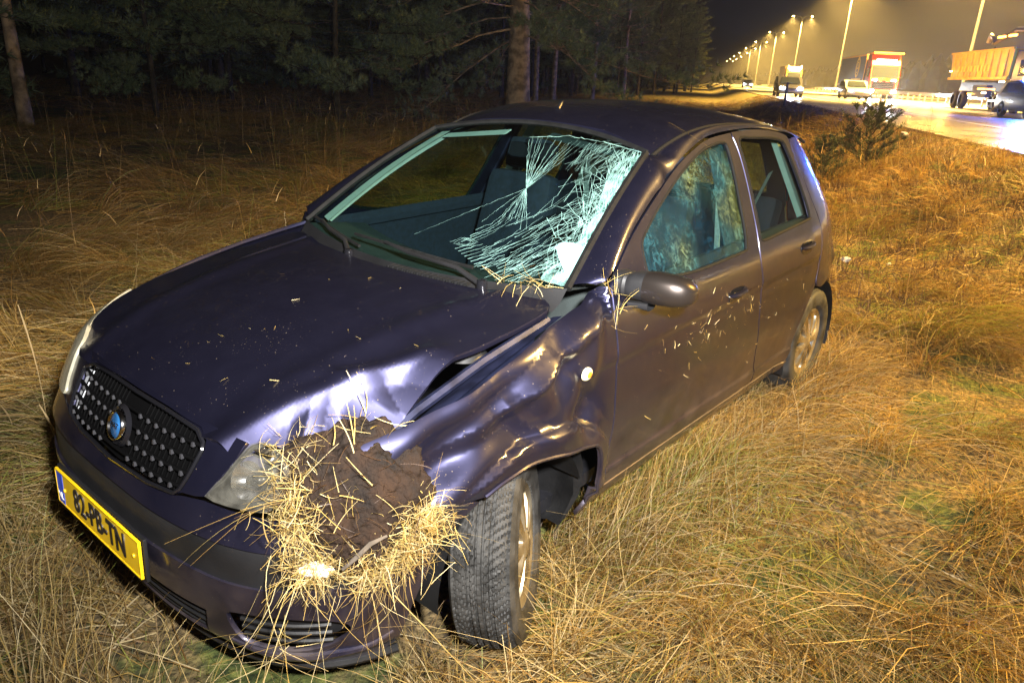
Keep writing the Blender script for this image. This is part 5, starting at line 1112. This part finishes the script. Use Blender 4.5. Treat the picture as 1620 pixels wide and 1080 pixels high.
# ------------------------------------------------------------------ pines
def pine(seed, H=11.0, r0=.28, crown0=3.0, spread=3.4, n_br=60, clumps=14, droop=.15, nl=.13, nw=.006, lean=0.0, per=13, cr=1.0, low=.28, tq=(.35, .675, 1.0), bark='bark', dim=1.0):
    rg = np.random.default_rng(seed); tr = MB(); P = []; bx, by = rg.uniform(-1, 1, 2)
    for k in range(13): h = H * k / 12; P.append((lean * h + .12 * math.sin(h * .5 + bx * 3) * h / H, .12 * math.sin(h * .7 + by * 3) * h / H, h - .15))
    rad = [r0 * (1.18 if k == 0 else 1) * (1 - .86 * k / 12) for k in range(13)]; tr.tube(P, rad, 12)
    Pn = np.array(P); nb, nd, tw = [], [], []
    for i in range(n_br):
        f = (i + rg.random()) / n_br; h = crown0 + (H - crown0) * f; px = np.interp(h, Pn[:, 2], Pn[:, 0]); py = np.interp(h, Pn[:, 2], Pn[:, 1]); az = i * 2.4 + rg.normal(0, .4)
        L_ = spread * max(low, math.sin(min(1, (f + .12) * 1.5) * math.pi / 2)) * (1 - f) ** .55 * rg.uniform(.6, 1.15) + .3; el = .15 + .7 * f - droop
        pts = [np.array([px, py, h])]; a = az; e = el
        for s_ in range(6):
            a += rg.normal(0, .14); e += rg.normal(.0, .10) - droop * .18 + (.10 if s_ > 3 else 0); pts.append(pts[-1] + np.array([math.cos(e) * math.cos(a), math.cos(e) * math.sin(a), math.sin(e)]) * L_ / 6)
        rb = max(.012, min(.042, r0 * .22 * (1 - f * .7)) * rg.uniform(.5, 1)); tr.tube(pts, [rb * (1 - .14 * s_) for s_ in range(7)], 5, cap=False)
        pts = np.array(pts); nc = int(clumps * (.5 + .5 * (1 - f)))
        for c in range(nc):
            t = rg.uniform(.28, 1.0) * 6; s_ = min(5, int(t)); b = pts[s_] + (pts[s_ + 1] - pts[s_]) * (t - s_); dr = pts[s_ + 1] - pts[s_]; dr /= np.linalg.norm(dr)
            o_ = rg.normal(0, 1, 3); o_ -= dr * o_.dot(dr) * .6; o_ /= np.linalg.norm(o_); o_[2] = abs(o_[2]) * .6 + .1; tl = rg.uniform(.15, .62) * (1 - .5 * f) * cr; e_ = b + (dr * .6 + o_ * .8) * tl
            tr.tube([b, (b + e_) / 2 + np.array([0, 0, -.02]), e_], [.008, .006, .004], 3, cap=False)
            for q in tq: nb.append(b + (e_ - b) * q); nd.append((e_ - b) / (np.linalg.norm(e_ - b) + 1e-6))
    B = np.repeat(np.array(nb), per, 0); Dn = np.repeat(np.array(nd), per, 0); n = len(B); R = rg.normal(0, 1, (n, 3)); R -= Dn * np.einsum('ij,ij->i', R, Dn)[:, None]; R /= np.linalg.norm(R, axis=1, keepdims=True)
    ax = Dn * rg.uniform(.35, 1.0, (n, 1)) + R * .75; ax /= np.linalg.norm(ax, axis=1, keepdims=True); l = nl * rg.uniform(.7, 1.25, (n, 1)); s_ = np.cross(ax, rg.normal(0, 1, (n, 3))); s_ /= np.linalg.norm(s_, axis=1, keepdims=True)
    V = np.stack([B - s_ * nw / 2, B + s_ * nw / 2, B + ax * l], 1).reshape(-1, 3); F = np.arange(n * 3).reshape(-1, 3)
    me = mesh_np('crown', V, F, smooth=False); cl = np.repeat(np.array(nb), per, 0); v_ = vnoise(cl[:, 0] + cl[:, 2], cl[:, 1], .5, seed)
    col = (np.array([.08, .12, .06])[None] * (1 - v_[:, None]) + np.array([.17, .20, .10])[None] * v_[:, None]) * rg.uniform(.7, 1.3, (n, 1)) * dim; set_col(me, 'tint', np.repeat(col, 3, 0))
    me.materials.append(M['needle']); tm = bpy.data.meshes.new('trunk'); tm.from_pydata(tr.v, [], tr.f); tm.materials.append(M[bark])
    for p_ in tm.polygons: p_.use_smooth = True
    return tm, me
def place_tree(ms, loc, rz, sc, label, group='pine trees at the edge of the wood'):
    t = empty('pine_tree', loc, rz); t.scale = (sc, sc, sc); tag(t, label, 'tree', group)
    for n_, me in (('trunk', ms[0]), ('crown', ms[1])): o = bpy.data.objects.new(n_, me); COL.objects.link(o); o.parent = t
    return t
def gl(p): return (p[0], p[1], float(ground_z(p[0], p[1])) - .05)
near_pine = pine(3, H=9.5, r0=.40, crown0=2.5, spread=5.5, n_br=70, clumps=50, per=34, tq=(.7, 1.0), dim=1.25, droop=.34, nl=.19, nw=.020, lean=.03, cr=1.7, low=.95)
left_pine = pine(6, H=11, r0=.15, crown0=2.6, spread=3.6, n_br=46, clumps=22, per=26, tq=(.7, 1.0), nl=.19, nw=.019, low=.7)
slim_pine = pine(9, H=11, r0=.15, crown0=2.9, spread=3.2, n_br=46, clumps=24, per=16, tq=(.7, 1.0), nl=.22, nw=.026, low=.7)
side_pine = pine(5, H=10, r0=.09, bark='bark_shaded', dim=1.2, crown0=1.1, spread=4.2, n_br=64, clumps=40, droop=.14, per=32, tq=(.7, 1.0), nl=.19, nw=.019, cr=1.5, low=.85)
mid_pines = [pine(20 + k, H=11 + k, r0=.15, bark='bark_shaded', crown0=1.3 + 1.0 * k, spread=3.6, n_br=50, clumps=36, nl=.24, nw=.030, per=8, low=.75, cr=1.3) for k in range(3)]
place_tree(near_pine, gl(ray(818, 203, 2, 0)), 2.2, 1.0, 'large pine behind the car roof with a thick pale lit trunk and wide drooping branches', None)
place_tree(side_pine, gl(W2(19, -9.4)), 1.0, .95, 'pine left of the large pine, its grey-green branches hanging low', None)
place_tree(left_pine, gl(ray(42, 196, 2, 0)), 3.6, 1.0, 'pine with a bare slender trunk near the left picture edge', None)
place_tree(mid_pines[0], gl(W2(12.6, -15.2)), .6, 1.0, 'dim pine trunk at the far left picture edge', None)
place_tree(side_pine, gl(W2(17, -13.5)), 5.0, .8, 'bushy pine with a dark green branch right of the slender left trunk', None)
rows = [(36, -7.5, 'slim pine trunk first to the right of the thick trunk'), (38, -7.0, 'slim pine trunk second to the right of the thick trunk'), (40, -5.3, 'slim pine trunk third to the right of the thick trunk, over the car roof'), (52, -4.8, 'slim pine trunk fourth to the right of the thick trunk')]
for k, (d, q, lb) in enumerate(rows): place_tree(slim_pine, gl(W2(d, q)), k * 1.9, .95, lb, None)
rr = random.Random(5); n_ = 0; pts_ = []
for k in range(900):
    d = rr.uniform(18, 150); e = -19 + (d - 18) * .30 if d < 60 else -6.4 + (d - 60) * .16; e = min(e, .9); q = e - abs(rr.gauss(0, 16)) - rr.uniform(0, 1.2)
    if d < 60 and abs(q - (-5)) < 2 and abs(d - 22) < 5: continue
    if any((d - a) ** 2 + (q - b) ** 2 < 2.3 ** 2 + d * .03 for a, b in pts_): continue
    pts_.append((d, q))
    if len(pts_) > 150: break
for k, (d, q) in enumerate(pts_): place_tree(mid_pines[k % 3], gl(W2(d, q)), rr.uniform(0, 6.28), rr.uniform(.8, 1.15), 'dark pine standing deep among the trees of the wood', 'pines massed in the dark wood')
# shrub-like young pine on the verge
yp = pine(41, H=1.15, r0=.03, crown0=.08, spread=.75, n_br=34, clumps=20, droop=-.12, nl=.07, nw=.011, cr=.34, per=10, low=.6, dim=.45, bark='bark_shaded')  # needle and bark colour darkened to make a silhouette against the glare
t = place_tree(yp, gl(W2(14.6, 3.15)), .4, .8, 'young bushy pine on the verge in front of the dazzling headlamps', None)
t = place_tree(yp, gl(W2(13.6, 2.25)), 2.4, .6, 'low dark seedling pine left of the young bushy pine', None)
# far side: low dark tree line beyond the motorway
V = []; 
ftr = MB()
for k, d in enumerate(np.arange(60, 1400, 6)):
    for l in range(2): ftr.lathe([(0.1, 0), (3.2, 1.5), (3.6, 4), (2.2, 7), (0, 9 + 2.0 * math.sin(k * 1.3 + l))], 7, c=W2(float(d) + 3 * l, 62 + 8 * l + 4 * math.sin(k * 2.1), RZ - .3))
tag(ftr.build('distant_woodland', mat('distant_dark_foliage', (.03, .035, .02), .9, var=.5, vscale=.6, bump=1, bscale=1.5), None), 'dark line of trees beyond the far carriageway', kind='stuff')
# litter and fragments in the field
def scrap(name, u, v, s, m, lab, cat, seed):
    rg = random.Random(seed); p = ray(u, v, 2, .05); bm = bmesh.new(); bmesh.ops.create_icosphere(bm, subdivisions=2, radius=s)
    for w in bm.verts: w.co += Vector((rg.uniform(-1, 1), rg.uniform(-1, 1), rg.uniform(-1, 1))) * s * .35; w.co.z *= .55
    me = bpy.data.meshes.new(name); bm.to_mesh(me); bm.free(); o = link(name, me, m); o.location = (p[0], p[1], float(ground_z(p[0], p[1])) + .05 + s * .3); tag(o, lab, cat); return o
wp_ = mat('white_scrap', (.7, .7, .72), .5)
scrap('crumpled_paper', 1339, 407, .045, wp_, 'crumpled white scrap on the grass just behind the rear of the car', 'litter', 1)
scrap('crumpled_paper', 1408, 411, .022, wp_, 'small white scrap with a red spot further right of the crumpled white scrap', 'litter', 2)
scrap('glass_fragment', 1572, 438, .016, M['chrome'], 'tiny glinting fragment in the grass at the right, upper one', 'fragment', 3)
scrap('glass_fragment', 1576, 472, .016, M['chrome'], 'tiny glinting fragment in the grass at the right, below the upper one', 'fragment', 4)
scrap('plastic_fragment', 1420, 264, .10, mat('pale_violet_plastic', (.35, .33, .5), .4), 'pale violet plastic fragment on the verge below the young pine', 'fragment', 5)
# ------------------------------------------------------------------ the clod of soil and straw rammed into the front left corner
bm = bmesh.new(); bmesh.ops.create_icosphere(bm, subdivisions=6, radius=1.0)
me = bpy.data.meshes.new('soil_clod'); bm.to_mesh(me); bm.free()
V = np.empty(len(me.vertices) * 3, np.float32); me.vertices.foreach_get('co', V); V = V.reshape(-1, 3)
ax1 = np.array([.62, -.52, .30]); ax1 /= np.linalg.norm(ax1)                       # long way, back along the wing
cen = np.array([.300, -.685, .635]); outn = np.array([-.62, -.62, .48]); outn /= np.linalg.norm(outn)
e1 = np.cross(outn, [0, 0, 1]); e1 /= np.linalg.norm(e1); e2 = np.cross(e1, outn); e2 *= np.sign(e2[2])
ns = np.array([mnoise.fractal(Vector(v) * 1.6 + Vector((3, 1, 7)), 1.0, 2.0, 6) for v in V.tolist()]); ns2 = np.array([mnoise.fractal(Vector(v) * 6 + Vector((1, 9, 2)), .7, 2.2, 5) for v in V.tolist()])
sc_ = 1 + .24 * ns + .045 * ns2
a_, b_, c_ = V[:, 0] * .172, V[:, 1] * .166, V[:, 2] * .060
wdt = 1 - .30 * np.clip(-V[:, 1], 0, 1)
P = cen + (e1[None] * (a_ * wdt)[:, None] + e2[None] * b_[:, None] + outn[None] * c_[:, None]) * sc_[:, None]
me.vertices.foreach_set('co', P.astype(np.float32).ravel()); me.update()
for p_ in me.polygons: p_.use_smooth = True
CL = link('soil_clod', me, M['soil']); tag(CL, 'dark wet clod of soil rammed onto the crumpled front corner of the car', 'soil clod')
# a broken root sticking out of the clod
sV, sC = [], []
def strands(n, org, spread, direc, dspr, L0, L1, grav, w=.0030, col=None, seg=7, curl=.5):
    B = np.array(org)[None] + rng.normal(0, 1, (n, 3)) * np.array(spread)[None]; d = np.array(direc)[None] + rng.normal(0, dspr, (n, 3)); d /= np.linalg.norm(d, axis=1, keepdims=True)
    L_ = rng.uniform(L0, L1, n); P = [B]; cv = rng.normal(0, curl, (n, 3))
    for k in range(seg):
        d = d + (np.array([0, 0, -1]) * grav * rng.uniform(.5, 1.5, (n, 1)) + cv) / seg; d /= np.linalg.norm(d, axis=1, keepdims=True); P.append(P[-1] + d * (L_ / seg)[:, None])
    P = np.stack(P, 1); P[..., 2] = np.maximum(P[..., 2], .03 + rng.uniform(0, .03, (n, 1)))
    sd = np.cross(d, rng.normal(0, 1, (n, 3))); sd /= np.linalg.norm(sd, axis=1, keepdims=True); ww = (w * rng.uniform(.5, 1.3, n))[:, None] * np.linspace(1, .4, seg + 1)[None] / 2
    V1 = np.stack([P - sd[:, None] * ww[..., None], P + sd[:, None] * ww[..., None]], 2)
    sV.append((V1, (np.array(col)[None] if col is not None else STRAW[rng.integers(0, 5, n)] * .95) * rng.uniform(.75, 1.25, (n, 1))))
clp = lambda a, b, c: cen + e1 * a + e2 * b + outn * c
sg1 = 1 if (e1 @ np.array([1, -.0, 0])) > 0 else -1          # +e1*sg1 points along the wing (to the right in the photograph)
R1 = sg1
# wreath of torn straw: loose loops and a fine tangle rather than rays
for n_, a0, b0, c0, dr_, L0_, L1_, cu in (
    (80, -.135, .03, .03, (-.2, -.5, .3), .07, .18, 4.5), (110, -.13, -.07, .03, (0, -.6, .3), .06, .18, 4.5), (30, -.15, .10, .02, (-.4, .1, .2), .05, .13, 2.4),
    (130, -.08, -.155, .03, (0, -.5, .3), .05, .15, 3.4), (80, .05, -.165, .03, (.2, -.7, .2), .05, .16, 2.6), (120, .165, -.06, .02, (.6, .4, .2), .05, .18, 1.2), (80, .12, -.125, .02, (.5, -.2, .3), .05, .15, 2.2)):
    strands(int(n_ * .9), clp(R1 * (a0 if a0 > -.1 else a0 + .025), b0, c0), (.028, .035, .03), tuple(e1 * R1 * dr_[0] + e2 * dr_[1] + outn * dr_[2]), .75, L0_ * .85, L1_ * .82, .9, w=.0021, curl=cu)
    strands(int(n_ * 3.4), clp(R1 * (a0 if a0 > -.1 else a0 + .02), b0, c0 - .01), (.028, .030, .025), tuple(e1 * R1 * dr_[0] + e2 * dr_[1] + outn * dr_[2]), 1.3, .02, .07, .4, w=.0019, curl=2.5, seg=3)
# long strands hanging to the ground
strands(20, clp(R1 * .08, -.19, .04), (.05, .04, .02), (-.10, -.12, -.9), .25, .2, .50, 1.0, w=.0024, curl=.9)
strands(12, clp(-R1 * .12, -.17, .04), (.05, .05, .02), (-.2, -.1, -.8), .30, .15, .38, 1.0, w=.0022, curl=1.2)
strands(26, body(np.array([-.66]), np.array([.29]))[0] + np.array([-.015, -.01, 0]), (.02, .02, .02), (-.4, -.3, .2), .8, .12, .26, .3, w=.0024, curl=5.0)
strands(14, clp(-R1 * .15, .0, .06), (.04, .04, .02), (-.6, .5, .3), .5, .14, .30, .9, w=.0024, curl=3.2)
# sparse stalks on top and roots in the soil
strands(22, clp(0, .15, .03), (.05, .05, .02), (.1, -.1, 1), .6, .04, .13, .2, w=.0035)
strands(260, clp(0, .0, .065), (.075, .075, .055), tuple(outn), .8, .02, .07, .3, w=.0022, col=(.05, .025, .012))
strands(70, clp(0, -.05, .075), (.08, .08, .05), tuple(outn * .2), .9, .02, .09, .3, w=.0026)
strw = blade_mesh('straw_bundle', sV, M['straw'], 'wreath of dry straw torn up with the clod, hanging over the headlamp and bumper')
strw['kind'] = 'stuff'
rt = MB().tube([clp(-R1 * .005, -.155, .085), clp(R1 * .03, -.125, .10), clp(R1 * .055, -.10, .098), clp(R1 * .09, -.085, .08)], [.004, .006, .006, .003], 7).build('broken_root', M['wood_post'], CL, smooth=True)
bm = bmesh.new(); bmesh.ops.create_icosphere(bm, subdivisions=4, radius=1.0)
for w in bm.verts:
    k_ = 1 + .5 * mnoise.fractal(w.co * 1.7, 1.0, 2.0, 4); c_0 = w.co * k_; w.co = Vector(clp(-R1 * .075, -.165, .03)) + Vector(tuple(e1 * c_0.x * .036 + e2 * c_0.y * .014 + outn * c_0.z * .018))
me = bpy.data.meshes.new('white_foam'); bm.to_mesh(me); bm.free(); link('white_foam', me, wp_, CL)
# straw caught elsewhere on the car
sV = []
def caught(pts, n=6, L_=.08, w=.0022, dspr=.6, grav=.1, d0=(0, 0, .3)):
    for p in pts: strands(n, p, (.012, .012, .006), d0, dspr, L_ * .5, L_ * 1.5, grav, w=w, curl=.6, seg=3)
cwl = [wsh(np.array([s_]), np.array([.0]))[0] for s_ in (-.80, -.86, -.92, -.70)]
caught([p + np.array([-.02, 0, .01]) for p in cwl], 9, .09, grav=.4)
caught([body(np.array([-(1.22 + .4)]), np.array([z]))[0] + np.array([0, -.004, 0]) for z in (.99, .96, .92, .88)], 7, .08, grav=.6)
for k in range(120):     # bits clinging to the doors
    x = rng.normal(1.95, .28) if k < 85 else rng.uniform(1.3, 3.0); z = rng.normal(.72, .05) if k < 85 else rng.uniform(.35, .85); t_, zz = np.array([-(x + .4)]), np.array([min(z, .9)]); p = body(t_, zz)[0] + np.array([0, -.003, 0])
    strands(1, p, (.001, .0005, .001), (rng.normal(0, .5), -.03, rng.normal(0, 1)), .05, .008, .032, 0, w=.0018, seg=2, curl=.3)
for k in range(20):      # bits on bonnet, wing and roof
    x, y = rng.uniform(.2, .9), rng.uniform(-.6, .2); p = hood(np.array([x]), np.array([y]))[0] + np.array([0, 0, .003]); strands(1, p, (.001, .001, .0005), (rng.normal(), rng.normal(), .02), .05, .006, .03, 0, w=.0014, seg=2, curl=.2)
p = hood(np.array([.33]), np.array([-.36]))[0]; strands(2, p + np.array([0, 0, .004]), (.01, .01, .001), (.5, -.8, 0), .3, .12, .16, 0, w=.0026, seg=3, curl=.1)
p = roof(np.array([2.05]), np.array([-.46]))[0]; strands(1, p + np.array([0, 0, .006]), (.001, .001, .001), (-.1, -.85, -.25), .05, .22, .26, .1, w=.003, seg=4, curl=.1)
for k in range(26):      # blades leaning over the wheel and sill
    p = np.array([rng.uniform(.3, 1.3), -.98 + rng.normal(0, .06), .02]); strands(1, p, (.01, .01, .0), (rng.normal(-.2, .5), .25, .9), .2, .2, .45, .8, w=.003, seg=6, curl=.5)
cg = blade_mesh('caught_straw', sV, M['straw'], 'loose bits of straw stuck to the doors, cowl and bonnet of the car'); cg['kind'] = 'stuff'
# tall single stems in front of the bumper
sV = []
for (u, v, h, w) in ((30, 600, .0, .003),):
    pass
for (u, v), top in (((78, 690), (28, 482)), ((300, 905), (290, 575 + 240)), ((245, 960), (205, 770)), ((290, 985), (215, 772)), ((392, 1040), (402, 850)), ((470, 1060), (468, 860)), ((22, 700), (0, 640)), ((115, 770), (62, 640)), ((620, 1060), (560, 930))):
    b = ray(u, v, 2, .03); dist = np.linalg.norm(b - CC); r = CR.T @ np.array([(top[0] - 810) / CF, (top[1] - 540) / CF, 1.0]); r /= np.linalg.norm(r); t0 = CC + r * (dist - .28)
    q = np.linspace(0, 1, 7)[:, None]; Pm = b * (1 - q) + t0 * q + np.array([.02, .02, 0]) * np.sin(q * 3.1) ; sd = np.cross(t0 - b, CC - b); sd /= np.linalg.norm(sd); ww = np.array([.0030, .0028, .0026, .0024, .005, .006, .003])[:, None] / 2
    sV.append((np.stack([Pm - sd * ww, Pm + sd * ww], 1)[None], np.array([[.52, .38, .19]])))
blade_mesh('front_stems', sV, M['straw'], 'single dry stems with seed heads standing in front of the bumper')
# ------------------------------------------------------------------ night mist
if HAZE:
    hb = MB().box((0, 0, 0), (1, 1, 1)).build('haze', [], None) if False else None
    me = bpy.data.meshes.new('haze'); bm = bmesh.new(); bmesh.ops.create_cube(bm, size=1); bm.to_mesh(me); bm.free()
    hz = bpy.data.objects.new('haze', me); COL.objects.link(hz); c = W2(1045, 0, 12.5); hz.location = c; hz.rotation_euler = (0, 0, math.atan2(DX[1], DX[0])); hz.scale = (2330, 1890, 31)
    m = bpy.data.materials.new('night_mist'); m.use_nodes = True; N = m.node_tree.nodes; N.remove(N['Principled BSDF']); pv = N.new('ShaderNodeVolumePrincipled'); pv.inputs['Color'].default_value = (.9, .9, .9, 1); pv.inputs['Density'].default_value = HAZE; pv.inputs['Anisotropy'].default_value = .55
    m.node_tree.links.new(pv.outputs[0], N['Material Output'].inputs['Volume']); me.materials.append(m); hz['kind'] = 'stuff'; hz['label'] = 'thin night mist glowing round the street lamps'
